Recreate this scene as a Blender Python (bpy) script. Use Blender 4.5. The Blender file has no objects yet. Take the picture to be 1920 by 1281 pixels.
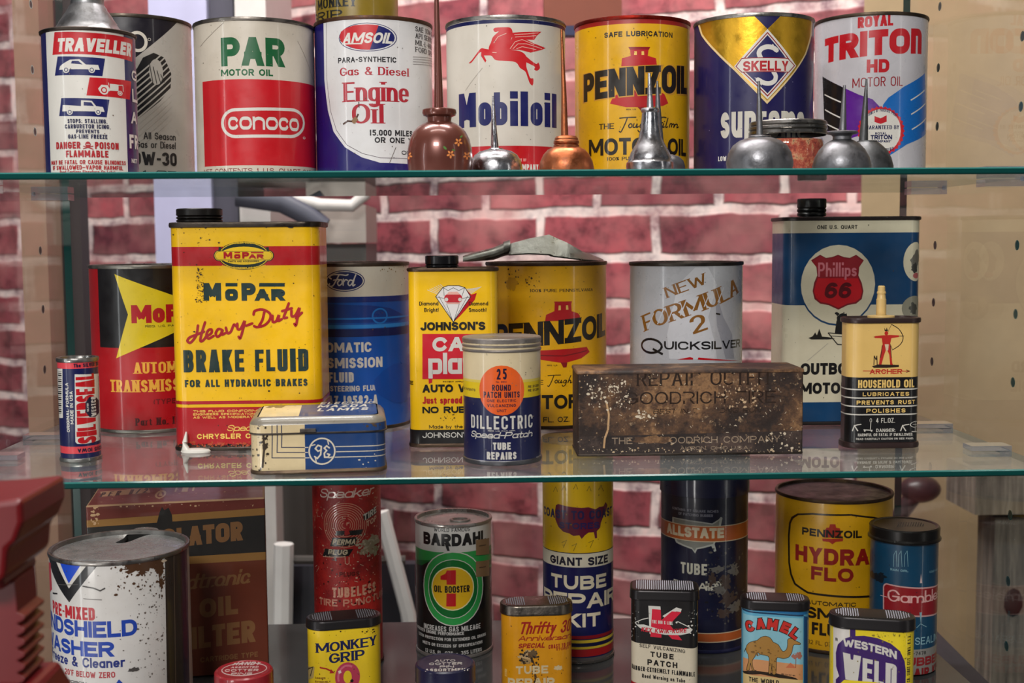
import bpy, bmesh, math, random
from mathutils import Vector, Matrix
from mathutils.geometry import tessellate_polygon
from mathutils.bvhtree import BVHTree

SC = bpy.context.scene
COL = SC.collection
PI = math.pi
# ------------------------------------------------------------------ camera
F, PITCH, YAW, ROLL = 2302.7, 0.0813, 0.0325, 0.0075
CZ = 1.25
def _axes():
    cy, sy = math.cos(YAW), math.sin(YAW); cp, sp = math.cos(PITCH), math.sin(PITCH)
    cr, sr = math.cos(ROLL), math.sin(ROLL)
    X = Vector((cy, -sy, 0)); fw = Vector((sy, cy, 0)); up = Vector((0, 0, 1))
    Y = cp*fw - sp*up; Z = sp*fw + cp*up
    return cr*X - sr*Z, Y, sr*X + cr*Z
AX, AY, AZ = _axes()
cam = bpy.data.cameras.new('camera'); cam_ob = bpy.data.objects.new('camera', cam); COL.objects.link(cam_ob)
cam.sensor_width = 36; cam.lens = F/1920*36
m = Matrix((( AX.x, AZ.x, -AY.x, 0), (AX.y, AZ.y, -AY.y, 0), (AX.z, AZ.z, -AY.z, CZ), (0, 0, 0, 1)))
cam_ob.matrix_world = m
cam.clip_start = 0.02
cam.dof.use_dof = True; cam.dof.focus_distance = 0.94; cam.dof.aperture_fstop = 10.0
SC.camera = cam_ob
# ------------------------------------------------------------------ world, lamps, exposure
SC.view_settings.view_transform = 'Standard'; SC.view_settings.look = 'None'
SC.view_settings.exposure = 0.0; SC.view_settings.gamma = 1.0
SC.view_settings.use_curve_mapping = False
W = bpy.data.worlds.new('world'); SC.world = W; W.use_nodes = True
W.node_tree.nodes['Background'].inputs[0].default_value = (0.80, 0.86, 1.0, 1)
W.node_tree.nodes['Background'].inputs[1].default_value = 0.06
def area(name, loc, target, sx, sy, power, color=(1, 1, 1)):
    l = bpy.data.lights.new(name, 'AREA'); l.shape = 'RECTANGLE'; l.size = sx; l.size_y = sy
    l.energy = power; l.color = color
    o = bpy.data.objects.new(name, l); COL.objects.link(o); o.location = loc
    o.rotation_euler = (Vector(target)-Vector(loc)).to_track_quat('-Z', 'Y').to_euler()
    return o
area('ceiling_lamp_front', (-0.38, -0.78, 2.16), (0.0, 1.0, 1.04), 0.55, 0.28, 27, (1, .97, .94))
area('low_fill_light', (-1.35, -0.9, 0.62), (0.05, 1.0, 0.95), 0.4, 0.25, 9, (1, .97, .93))  # added fill light, brightens the bottom row; stands for no real lamp
area('streak_light_left', (-1.55, -0.15, 1.25), (0.0, 1.0, 1.1), 0.07, 1.9, 5.5, (.97, .98, 1))  # added strip light for upright highlights on the cans; no window there
area('streak_light_right', (1.6, -0.25, 1.25), (0.1, 1.0, 1.1), 0.06, 1.9, 2.2, (1, .95, .88))  # weaker added strip for highlights on the right-hand cans, not a window
area('ceiling_lamp_case', (-0.12, 0.47, 2.74), (-0.1, 0.85, 1.0), 1.1, 0.11, 8, (1, .96, .9))
area('brick_wall_fill', (-0.15, 1.20, 2.5), (-0.05, 1.95, 0.7), 1.2, 0.15, 33, (1, .94, .92))  # added fill that brightens the brick wall, no known ceiling fitting

# ------------------------------------------------------------------ pixel helpers (1920 x 1281)
CAM = Vector((0, 0, CZ))
def ray(px, py):
    return (AY + AX*((px-960)/F) + AZ*((640.5-py)/F))
def at_z(px, py, z):
    d = ray(px, py); t = (z-CZ)/d.z; return CAM + d*t
def at_y(px, py, y):
    d = ray(px, py); return CAM + d*(y/d.y)
# ------------------------------------------------------------------ materials
def lin(h):
    h = h.lstrip('#'); v = [int(h[i:i+2], 16)/255 for i in (0, 2, 4)]
    return tuple((c/12.92 if c <= .04045 else ((c+.055)/1.055)**2.4) for c in v) + (1,)
MATS = {}
class NT:
    def __init__(s, name):
        s.m = bpy.data.materials.new(name); s.m.use_nodes = True; s.t = s.m.node_tree; s.t.nodes.clear()
        s.out = s.n('ShaderNodeOutputMaterial')
    def n(s, ty, **kw):
        nd = s.t.nodes.new(ty)
        for k, v in kw.items():
            if k.startswith('i_'):
                k = k[2:]; k = int(k) if k.isdigit() else k.replace('_', ' ')
                nd.inputs[k].default_value = v
            else: setattr(nd, k, v)
        return nd
    def l(s, a, b): s.t.links.new(a, b)
    def coords(s, scale=1.0, rnd=True):
        tc = s.n('ShaderNodeTexCoord')
        if not rnd: return tc.outputs['Object']
        oi = s.n('ShaderNodeObjectInfo')
        mu = s.n('ShaderNodeMath', operation='MULTIPLY'); mu.inputs[1].default_value = 7.3
        s.l(oi.outputs['Random'], mu.inputs[0])
        ad = s.n('ShaderNodeVectorMath', operation='ADD')
        s.l(tc.outputs['Object'], ad.inputs[0]); s.l(mu.outputs[0], ad.inputs[1])
        return ad.outputs[0]
    def noise(s, vec, scale, detail=4, rough=.6):
        nd = s.n('ShaderNodeTexNoise'); nd.inputs['Scale'].default_value = scale
        nd.inputs['Detail'].default_value = detail; nd.inputs['Roughness'].default_value = rough
        s.l(vec, nd.inputs['Vector']); return nd.outputs['Fac']
    def ramp(s, fac, stops):
        nd = s.n('ShaderNodeValToRGB'); e = nd.color_ramp.elements
        while len(e) < len(stops): e.new(0.5)
        for i, (p, c) in enumerate(stops):
            e[i].position = p; e[i].color = c if len(c) == 4 else (*c, 1)
        s.l(fac, nd.inputs[0]); return nd.outputs[0]
    def mix(s, fac, a, b, mode='MIX'):
        nd = s.n('ShaderNodeMix', data_type='RGBA', blend_type=mode)
        for k, v in ((0, fac), (6, a), (7, b)):
            if hasattr(v, 'is_linked') or isinstance(v, bpy.types.NodeSocket): s.l(v, nd.inputs[k])
            else: nd.inputs[k].default_value = v
        return nd.outputs[2]
    def bsdf(s, col, rough=.4, metal=0.0, bump=None, bstr=.1, bdist=.001, **kw):
        b = s.n('ShaderNodeBsdfPrincipled')
        for k, v in (('Base Color', col), ('Roughness', rough), ('Metallic', metal)):
            if isinstance(v, bpy.types.NodeSocket): s.l(v, b.inputs[k])
            else: b.inputs[k].default_value = v
        for k, v in kw.items(): b.inputs[k.replace('_', ' ')].default_value = v
        if bump is not None:
            bm_ = s.n('ShaderNodeBump'); bm_.inputs['Strength'].default_value = bstr
            bm_.inputs['Distance'].default_value = bdist
            s.l(bump, bm_.inputs['Height']); s.l(bm_.outputs[0], b.inputs['Normal'])
        s.l(b.outputs[0], s.out.inputs[0]); return b
WHT, BLK = (1, 1, 1, 1), (0, 0, 0, 1)
def paint(h, wear=.35, rough=.33, metal=0.0):
    key = ('p', h, wear, rough, metal)
    if key in MATS: return MATS[key]
    n = NT('painted_' + h.lstrip('#')); v = n.coords()
    c = lin(h)
    big = n.ramp(n.noise(v, 28, 5, .65), [(.42, BLK), (.72, (wear*.55,)*3)])
    col = n.mix(big, c, (c[0]*.35+.02, c[1]*.28+.012, c[2]*.2+.004, 1))
    spk = n.ramp(n.noise(v, 420, 2, .5), [(.70, BLK), (.76, (wear*.9,)*3)])
    col = n.mix(spk, col, (.03, .018, .01, 1))
    ro = n.ramp(n.noise(v, 60, 3), [(.3, (rough-.06,)*3), (.7, (rough+.14,)*3)])
    n.bsdf(col, ro, metal, bump=n.noise(v, 26, 2), bstr=.16, bdist=.004, Coat_Weight=.35, Coat_Roughness=.09)
    MATS[key] = n.m; return n.m
def metal(h, rough=.35, rust=.3, rusth='#3a2418', name='metal', scale=60, mv=1.0):
    key = ('m', h, rough, rust, rusth, mv)
    if key in MATS: return MATS[key]
    n = NT(name + '_' + h.lstrip('#')); v = n.coords()
    fac = n.ramp(n.noise(v, scale, 6, .7), [(.66-.3*rust, BLK), (.80-.2*rust, (min(1, rust*1.6),)*3)])
    col = n.mix(fac, lin(h), lin(rusth))
    ro = n.ramp(n.noise(v, 90, 4), [(.3, (max(.05, rough-.1),)*3), (.7, (rough+.2,)*3)])
    inv = n.n('ShaderNodeMath', operation='SUBTRACT'); inv.inputs[0].default_value = mv
    n.l(fac, inv.inputs[1]); inv.use_clamp = True
    n.bsdf(col, ro, inv.outputs[0], bump=n.noise(v, 140, 4), bstr=.15, bdist=.002)
    MATS[key] = n.m; return n.m
def corroded(stops, scale=45, rough=.6, name='corroded', metal_=.2):
    n = NT(name); v = n.coords()
    f = n.noise(v, scale, 9, .72)
    col = n.ramp(f, [(p, lin(c)) for p, c in stops])
    sp = n.ramp(n.noise(v, scale*5, 5, .7), [(.63, BLK), (.70, (.75,)*3)])
    col = n.mix(sp, col, lin('#b89a78'))
    n.bsdf(col, rough, metal_, bump=f, bstr=.4, bdist=.003); return n.m
def plain(h, rough=.5, metal=0.0, name='plain', **kw):
    key = ('q', h, rough, metal, str(kw))
    if key in MATS: return MATS[key]
    n = NT(name + '_' + h.lstrip('#')); v = n.coords()
    c = lin(h); f = n.ramp(n.noise(v, 30, 4), [(.3, (.9,)*3), (.7, (1.0,)*3)])
    n.bsdf(n.mix(1.0, c, f, 'MULTIPLY'), rough, metal, **kw); MATS[key] = n.m; return n.m

# ------------------------------------------------------------------ object helpers
def tag(o, label=None, cat=None, group=None, kind=None):
    if label: o['label'] = label
    if cat: o['category'] = cat
    if group: o['group'] = group
    if kind: o['kind'] = kind
    return o
def thing(name, label, cat, loc, rot=0, group=None):
    o = bpy.data.objects.new(name, None); COL.objects.link(o); o.empty_display_size = .02
    o.location = loc; o.rotation_euler = (0, 0, rot); return tag(o, label, cat, group)
def mesh_obj(name, verts, faces, mats, parent=None, fm=None, normals=None, sharp=35, smooth=True):
    me = bpy.data.meshes.new(name); me.from_pydata([tuple(v) for v in verts], [], faces)
    if not isinstance(mats, (list, tuple)): mats = [mats]
    for x in mats: me.materials.append(x)
    if fm: me.polygons.foreach_set('material_index', fm)
    if smooth:
        me.polygons.foreach_set('use_smooth', [True]*len(faces))
        if normals: me.normals_split_custom_set_from_vertices(normals)
        else:
            try: me.set_sharp_from_angle(angle=math.radians(sharp))
            except Exception: pass
    me.update()
    o = bpy.data.objects.new(name, me); COL.objects.link(o)
    if parent: o.parent = parent
    return o
class MB:
    """collects shapes for one mesh"""
    def __init__(s): s.v = []; s.f = []; s.m = []; s.mats = []
    def mi(s, mat):
        if mat not in s.mats: s.mats.append(mat)
        return s.mats.index(mat)
    def add(s, vs, fs, mat):
        b = len(s.v); s.v += [Vector(v) for v in vs]; i = s.mi(mat)
        for f in fs: s.f.append([b+k for k in f]); s.m.append(i)
    def box(s, lo, hi, mat, M=None):
        x0, y0, z0 = lo; x1, y1, z1 = hi
        vs = [Vector(p) for p in ((x0,y0,z0),(x1,y0,z0),(x1,y1,z0),(x0,y1,z0),(x0,y0,z1),(x1,y0,z1),(x1,y1,z1),(x0,y1,z1))]
        if M: vs = [M @ v for v in vs]
        s.add(vs, [(0,3,2,1),(4,5,6,7),(0,1,5,4),(1,2,6,5),(2,3,7,6),(3,0,4,7)], mat)
    def loft(s, rings, mat, cap0=False, cap1=False, closed=True):
        n = len(rings[0]); b = len(s.v); i = s.mi(mat)
        for r in rings: s.v += [Vector(p) for p in r]
        for k in range(len(rings)-1):
            for j in range(n if closed else n-1):
                a = b+k*n+j; c = b+k*n+(j+1) % n
                s.f.append([a, c, c+n, a+n]); s.m.append(i)
        if cap0: s.f.append([b+j for j in range(n)][::-1]); s.m.append(i)
        if cap1: s.f.append([b+(len(rings)-1)*n+j for j in range(n)]); s.m.append(i)
    def lathe(s, prof, mat, c=(0, 0), seg=48, cap0=False, cap1=False):
        rings = [[(c[0]+r*math.sin(2*PI*j/seg), c[1]-r*math.cos(2*PI*j/seg), z) for j in range(seg)] for r, z in prof]
        s.loft(rings, mat, cap0, cap1)
    def tube(s, path, rad, mat, seg=10, caps=True):
        path = [Vector(p) for p in path]; rings = []
        if not isinstance(rad, (list, tuple)): rad = [rad]*len(path)
        up = Vector((0, 0, 1))
        for k, p in enumerate(path):
            t = (path[min(k+1, len(path)-1)]-path[max(k-1, 0)]).normalized()
            a = t.cross(up); a = t.cross(Vector((1, 0, 0))) if a.length < .1 else a
            a.normalize(); b = a.cross(t)
            rings.append([p+(a*math.cos(2*PI*j/seg)+b*math.sin(2*PI*j/seg))*rad[k] for j in range(seg)])
        s.loft(rings, mat, caps, caps)
    def ball(s, c, r, mat, seg=10):
        c = Vector(c); rz = r if isinstance(r, (list, tuple)) else (r, r, r)
        rings = [[c+Vector((rz[0]*math.sin(t)*math.cos(2*PI*j/seg), rz[1]*math.sin(t)*math.sin(2*PI*j/seg), -rz[2]*math.cos(t))) for j in range(seg)]
                 for t in [PI*(k+.02)/(seg*.5+.04) for k in range(seg//2+1)]]
        s.loft(rings, mat, True, True)
    def build(s, name, parent=None, sharp=35, smooth=True):
        return mesh_obj(name, s.v, s.f, s.mats, parent, s.m, None, sharp, smooth)
# ------------------------------------------------------------------ stroke lettering
Q = {}
def _arc(p, q, vert, k=6):
    (x0, y0), (x1, y1) = p, q; r = []
    for i in range(1, k+1):
        t = i/k*PI/2; s, c = math.sin(t), math.cos(t)
        r.append((x1+(x0-x1)*c, y0+(y1-y0)*s) if vert else (x0+(x1-x0)*s, y1+(y0-y1)*c))
    return r
G = {
'^':"0,0 0,10|0,10 Y,10 h10,T 10,0",
'A':"0,0 5,10|5,10 10,0|1.7,3.2 8.3,3.2", 'B':"0,0 0,10|0,10 6,10 h9.5,7.6 v6,5.2 0,5.2|6,5.2 h10,2.6 v6,0 0,0",
'C':"@C", 'D':"0,0 0,10|0,10 Z,10 h10,T 10,R vZ,0 0,0", 'E':"0,0 0,10|0,10 10,10|0,5.1 8.6,5.1|0,0 10,0",
'F':"0,0 0,10|0,10 10,10|0,4.9 8.4,4.9", 'G':"@G|5.6,4.4 10,4.4 10,1.2", 'H':"0,0 0,10|10,0 10,10|0,5.1 10,5.1", 'I':"5,0 5,10",
'J':"10,10 10,R v5,0 h0,R", 'K':"0,0 0,10|10,10 .4,3.9|3.6,6 10,0", 'L':"0,0 0,10|0,0 10,0",
'M':"0,0 0,10|0,10 5,1.5|5,1.5 10,10|10,10 10,0", 'N':"0,0 0,10|0,10 10,0|10,0 10,10", 'O':"@O",
'P':"0,0 0,10|0,10 6,10 h10,7.3 v6,4.5 0,4.5", 'Q':"@O|6,3 10.5,-.6", 'R':"0,0 0,10|0,10 6,10 h10,7.4 v6,4.8 0,4.8|5,4.8 10,0",
'S':"9.8,7.3 vY,10 X,10 h.2,7.6 vX,5.2 Y,5.0 h10,2.5 vY,0 X,0 h0,2.7", 'T':"5,0 5,10|0,10 10,10",
'U':"0,10 0,R vX,0 Y,0 h10,R 10,10", 'V':"0,10 5,0|5,0 10,10", 'W':"0,10 2.6,0|2.6,0 5,9|5,9 7.4,0|7.4,0 10,10",
'X':"0,0 10,10|0,10 10,0", 'Y':"0,10 5,4.4|10,10 5,4.4|5,4.6 5,0", 'Z':"0,10 10,10|10,10 0,0|0,0 10,0",
'0':"@O", '1':"6,0 6,10|6,9.4 2,7.6", '2':"0,7.3 v5,10 h10,7.3 v7.5,4.4 0,.3|0,0 10,0", '3':"0,8 v5,10 h9.4,7.6 v5,5.2|5,5.2 h10,2.6 v5,0 h0,2.2",
'4':"7.4,0 7.4,10|7.4,10 0,3|0,2.8 10,2.8", '5':"9.3,10 1,10|1,10 .4,5.4|.4,5.4 3,6.3 5,6.3 h10,3.1 v5,0 h0,2",
'6':"9.4,8 v5,10 h0,5 0,3 v5,0 h10,3 v5,6 h0,3", '7':"0,10 10,10|10,10 3.6,0", '8':"5,10 h9.5,7.6 v5,5.2 h.5,7.6 v5,10|5,5.2 h10,2.6 v5,0 h0,2.6 v5,5.2",
'9':".6,2 v5,0 h10,5 10,7 v5,10 h0,7 v5,4 h10,7", '.':"5,0 5,.9", ',':"5,.6 3.4,-1.4", '-':"1,4.6 9,4.6", '~':"0,4.6 10,4.6", "'":"5,10 5,7.6", ':':"5,0 5,.9|5,5.4 5,6.3",
'!':"5,2.6 5,10|5,0 5,.7", '&':"10,0 2.2,7.4 v4.6,10 h7.2,7.7 .1,2.8 v4,0 h9.6,4.2", '(':"8,10.6 v2,5 8,-.6", ')':"2,10.6 v8,5 2,-.6", '/':"0,0 10,10",
'%':"0,7.6 v1.8,9.6 h3.6,7.6 v1.8,5.8 h0,7.6|6.4,2.2 v8.2,4.2 h10,2.2 v8.2,.4 h6.4,2.2|9,10 1,0", '$':"9,7.6 v5,10 h0,7.6 v5,5.1 h10,2.5 v5,0 h0,2.5|5,-1 5,11",
'a':"@o|10,0 10,7", 'b':"0,0 0,10|@o", 'c':"@c", 'd':"10,0 10,10|@o", 'e':"@e|0,3.5 10,3.5", 'f':"3.4,0 3.4,7.6 v7,10 9,10|0,7 8.4,7",
'g':"@o|10,7 10,-1.2 v5,-3 h.4,-1.6", 'h':"0,0 0,10|0,4 v5,7 h10,4.4 10,0", 'i':"5,0 5,7|5,9 5,10", 'j':"6,7 6,-1.4 v2,-3|6,9 6,10",
'k':"0,0 0,10|9,7 .4,2.8|3.4,4.2 10,0", 'l':"5,0 5,10", 'm':"0,0 0,7|0,4.4 v2.5,7 h5,4.4 5,0|5,4.4 v7.5,7 h10,4.4 10,0", 'n':"0,0 0,7|0,4 v5,7 h10,4.4 10,0",
'o':"@o", 'p':"0,-3 0,7|@o", 'q':"10,-3 10,7|@o", 'r':"1,0 1,7|1,4 v6,7 9.6,7", 's':"9.4,5.4 v5,7 h.4,5.2 v5,3.6 h10,1.8 v5,0 h0,1.7",
't':"4.4,9.4 4.4,1.8 v7,0 9.6,0|0,7 9.4,7", 'u':"0,7 0,2.6 v5,0 h10,3|10,0 10,7", 'v':"0,7 5,0|5,0 10,7", 'w':"0,7 2.6,0|2.6,0 5,6.4|5,6.4 7.4,0|7.4,0 10,7",
'x':"0,0 10,7|0,7 10,0", 'y':"0,7 5.2,.2|10,7 3.4,-3", 'z':"0,7 10,7|10,7 0,0|0,0 10,0",
}
GW = dict(I=.22, J=.5, M=.86, W=.95, L=.5, E=.53, F=.5, S=.56, O=.66, Q=.66, C=.62, G=.66, N=.62, T=.54, A=.64, V=.62)
GW.update({'1':.36, '.':.16, ',':.18, "'":.16, ':':.16, '!':.18, '-':.34, '~':.7, ' ':.34, 'i':.2, 'l':.2, 'j':.26, 'f':.36, 't':.38, 'r':.38, 'm':.78, 'w':.74,
  'a':.5, 'c':.46, 'e':.5, 'o':.52, 's':.44, '(':.25, ')':.25, '&':.64})
def layout(txt, aspect, wt=.18, ct=1.0, sp=.12, sl=0.0, serif=0, rad=1.0, ell=False, rnd=False, xh=.7, script=False, grow=0.0, xonly=False, stencil=False):
    """returns convex polygons of the text in units of the cap height, total width = aspect"""
    ws = [GW.get(c, .58 if c.isupper() or c.isdigit() else .5) for c in txt]
    n = len(txt); up = 1/xh if xonly else 1.0
    if xonly: wt = wt*xh
    elif wt < .23: wt *= 1.1
    thin = [c in "Iil.,':!|" and not serif for c in txt]; nf = sum(thin)*wt
    tot = sum(w_ for w_, t_ in zip(ws, thin) if not t_) or 1
    k = max(.12, (aspect-abs(sl)*.6-sp*(n-1)-nf))/tot
    polys = []; x = 0.0
    pen = wt; peny = wt*ct
    if sum(thin) == n: k = 1
    for c, w0, th_ in zip(txt, ws, thin):
        w = wt if th_ else w0*k; src = G.get(c)
        wd = w
        if src and c != ' ':
            pw = min(pen, wd*.46 if c not in "Iil.,':!1" else max(wd, pen)); low = c.islower()
            yo = peny/2
            def my(v, low=low):
                if not low: return peny/2+v/10*(1-peny)
                if v < 0: return peny/2+v/10
                if v <= 7: return peny/2+v/7*(xh-peny)
                return xh-peny/2+(v-7)/3*(1-xh)
            def mx(v): return pw/2+v/10*(wd-pw)
            hh = xh if low else 1.0
            cr = 5*rad if not ell else 5
            # corner sizes in units of ten
            ra = min(wd-pw, hh-peny)/2*rad if not ell else None
            Xc = 5 if ell else min(5, max(.4, ra/max(1e-6, wd-pw)*10)); Rc = 5 if ell else min(5, max(.4, ra/max(1e-6, hh-peny)*10))
            sym = {'X':Xc, 'Y':10-Xc, 'R':Rc, 'T':10-Rc, 'Z':min(7, 10-Xc)}
            def num(t): return sym[t] if t in sym else float(t)
            for st in src.split('|'):
                closed = False; gap = None
                if st[0] == '@':
                    sc_ = .7 if st[1].islower() else 1.0; lo = st[1].lower()
                    R_, T_ = Rc*sc_, (10-Rc)*sc_
                    P = [(10, 5*sc_), (10, T_)]; P += _arc(P[-1], (10-Xc, 10*sc_), True); P.append((Xc, 10*sc_)); P += _arc(P[-1], (0, T_), False); P.append((0, R_))
                    P += _arc(P[-1], (Xc, 0), True); P.append((10-Xc, 0)); P += _arc(P[-1], (10, R_), False); P.append((10, 5*sc_))
                    if lo == 'o': closed = True; P = P[:-1]
                    else:
                        lo_g, hi_g = {'c':(3.1, 6.9), 'g':(4.4, 6.9), 'e':(1.9, 5.0)}[lo]; lo_g *= sc_; hi_g *= sc_
                        up_ = [p for p in P if p[1] >= 5*sc_ and not (p[0] > 5.5 and lo_g < p[1] < hi_g)]
                        dn_ = [p for p in P if p[1] < 5*sc_ and not (p[0] > 5.5 and lo_g < p[1] < hi_g)]
                        if lo == 'e': up_ = [(10, 5*sc_)] + [p for p in up_ if p != (10, 5*sc_)]
                        e1 = [(10 if ra else 9.4, hi_g)] if lo != 'e' else []
                        e0 = [(10 if ra else 9.4, lo_g)] if lo != 'g' else []
                        if lo == 'g': dn_ = dn_ + [(10, 4.4)] if False else dn_
                        P = e1 + up_ + dn_ + e0
                else:
                    P = []
                    for tk in st.split():
                        md = tk[0] if tk[0] in 'hv' else None
                        a, b = (tk[1:] if md else tk).split(','); q = (num(a), num(b))
                        if md: P += _arc(P[-1], q, md == 'v', 5)
                        else: P.append(q)
                U = []
                for p in P:
                    if not U or abs(p[0]-U[-1][0])+abs(p[1]-U[-1][1]) > 1e-4: U.append(p)
                if len(U) < 2: continue
                ys = (my(0), my(7) if low else my(10))
                sy = 1/ct
                pts = [Vector((mx(a), my(b)*sy)) for a, b in U]
                half = (pw+grow)/2; clips = []
                ends = []
                if not closed:
                    for e, (i, j) in enumerate(((0, 1), (-1, -2))):
                        d = (pts[i]-pts[j]).normalized(); oy = U[i][1]
                        if abs(d.y) < .12: pts[i] = pts[i]+d*(pw/2)
                        elif oy in (0, 10) or (low and oy == 7):
                            base = my(oy)*sy; outer = base+(-pw/2 if oy == 0 else pw/2)
                            ends.append((pts[i].x, outer/sy, oy == 0, U[i]))
                            if abs(d.x) > .1:
                                pts[i] = Vector((pts[i].x, outer)); d = (pts[i]-pts[j]).normalized(); pts[i] = pts[i]+d*pw*1.2
                            else: pts[i] = pts[i]+d*(pw/2)
                            clips.append((oy == 0, outer + (-grow/2 if oy == 0 else grow/2)))
                            if grow: pts[i] = pts[i]+d*grow
                loc = ribbon(pts, half, closed)
                if rnd and not closed:
                    for p in (pts[0], pts[-1]):
                        loc.append([p+Vector((math.cos(t), math.sin(t)))*half for t in [2*PI*q/10 for q in range(10)]])
                for lowside, val in clips:
                    loc = [c2 for c2 in (clip(pg, 1, val, lowside) for pg in loc) if len(c2) > 2]
                if serif:
                    for ex, ey, isl, uu in ends:
                        if c in 'AVWMN' and uu[0] in (5, 2.6, 7.4): continue
                        if (c in 'DBPRELF' and uu[0] != 0): continue
                        th = peny*.5*sy*(1 if ct < .8 else .8); hw = pw/2+serif*pw*.5
                        y0, y1 = (ey*sy, ey*sy+th) if isl else (ey*sy-th, ey*sy)
                        loc.append([Vector((ex-hw, y0)), Vector((ex+hw, y0)), Vector((ex+hw, y1)), Vector((ex-hw, y1))])
                for pg in loc:
                    polys.append([((x+p.x+sl*p.y*ct)*1.0, p.y*ct*up) for p in pg])
            if script and low:
                polys.append([((x+wd*.8), 0), (x+wd+sp+wd*.1, .06), (x+wd+sp+wd*.1, .06+peny*.7), (x+wd*.8, peny*.8)])
        x += w+sp
    return polys
def ribbon(pts, half, closed=False):
    n = len(pts); out = []
    segs = n if closed else n-1
    def nrm(i):
        d = pts[(i+1) % n]-pts[i]; d = d.normalized() if d.length > 1e-9 else Vector((1, 0)); return Vector((-d.y, d.x))
    N = [nrm(i) for i in range(segs)]
    def off(i):
        if closed: a, b = N[(i-1) % n], N[i]
        else:
            a = N[max(i-1, 0)]; b = N[min(i, segs-1)]
        m_ = a+b
        if m_.length < .6: return None
        m_.normalize(); return m_/max(.55, m_.dot(b))
    O = [off(i) for i in range(n)]
    for i in range(segs):
        j = (i+1) % n
        a = O[i] if O[i] is not None else N[i]; b = O[j] if O[j] is not None else N[i]
        out.append([pts[i]-a*half, pts[j]-b*half, pts[j]+b*half, pts[i]+a*half])
    return out
def clip(poly, ax, val, keep_above):
    out = []; n = len(poly)
    for i in range(n):
        a, b = poly[i], poly[(i+1) % n]
        da, db = a[ax]-val, b[ax]-val
        if not keep_above: da, db = -da, -db
        if da >= 0: out.append(a)
        if (da > 0 and db < 0) or (da < 0 and db > 0):
            t = da/(da-db); out.append(Vector((a[0]+(b[0]-a[0])*t, a[1]+(b[1]-a[1])*t)))
    return out
# ------------------------------------------------------------------ profiles: closed loop starting at the back, front in the middle
def circle(R, n=72):
    th = [-PI+2*PI*i/n for i in range(n+1)]
    return [(R*math.sin(t), -R*math.cos(t)) for t in th], [(math.sin(t), -math.cos(t)) for t in th]
def rrect(w, d, r, k=6):
    """w wide, d deep, corner radius r; starts at the middle of the back"""
    hw, hd = w/2, d/2; P = [(0, hd)]; N = [(0, 1)]
    for cx, cy, a0 in ((-hw+r, hd-r, 90), (-hw+r, -hd+r, 180), (hw-r, -hd+r, 270), (hw-r, hd-r, 0)):
        for i in range(k+1):
            a = math.radians(a0+90*i/k); P.append((cx+r*math.cos(a), cy+r*math.sin(a))); N.append((math.cos(a), math.sin(a)))
    P.append((0, hd)); N.append((0, 1)); return P, N
def smooth_loop(P, k=3):
    n = len(P); out = []
    for i in range(n):
        a, b, c, d = P[i-1], P[i], P[(i+1) % n], P[(i+2) % n]
        for q in range(k):
            t = q/k
            out.append(tuple(.5*(2*b[j]+(c[j]-a[j])*t+(2*a[j]-5*b[j]+4*c[j]-d[j])*t*t+(3*b[j]-a[j]-3*c[j]+d[j])*t**3) for j in (0, 1)))
    return out
LAYER = 0.000009
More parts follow.
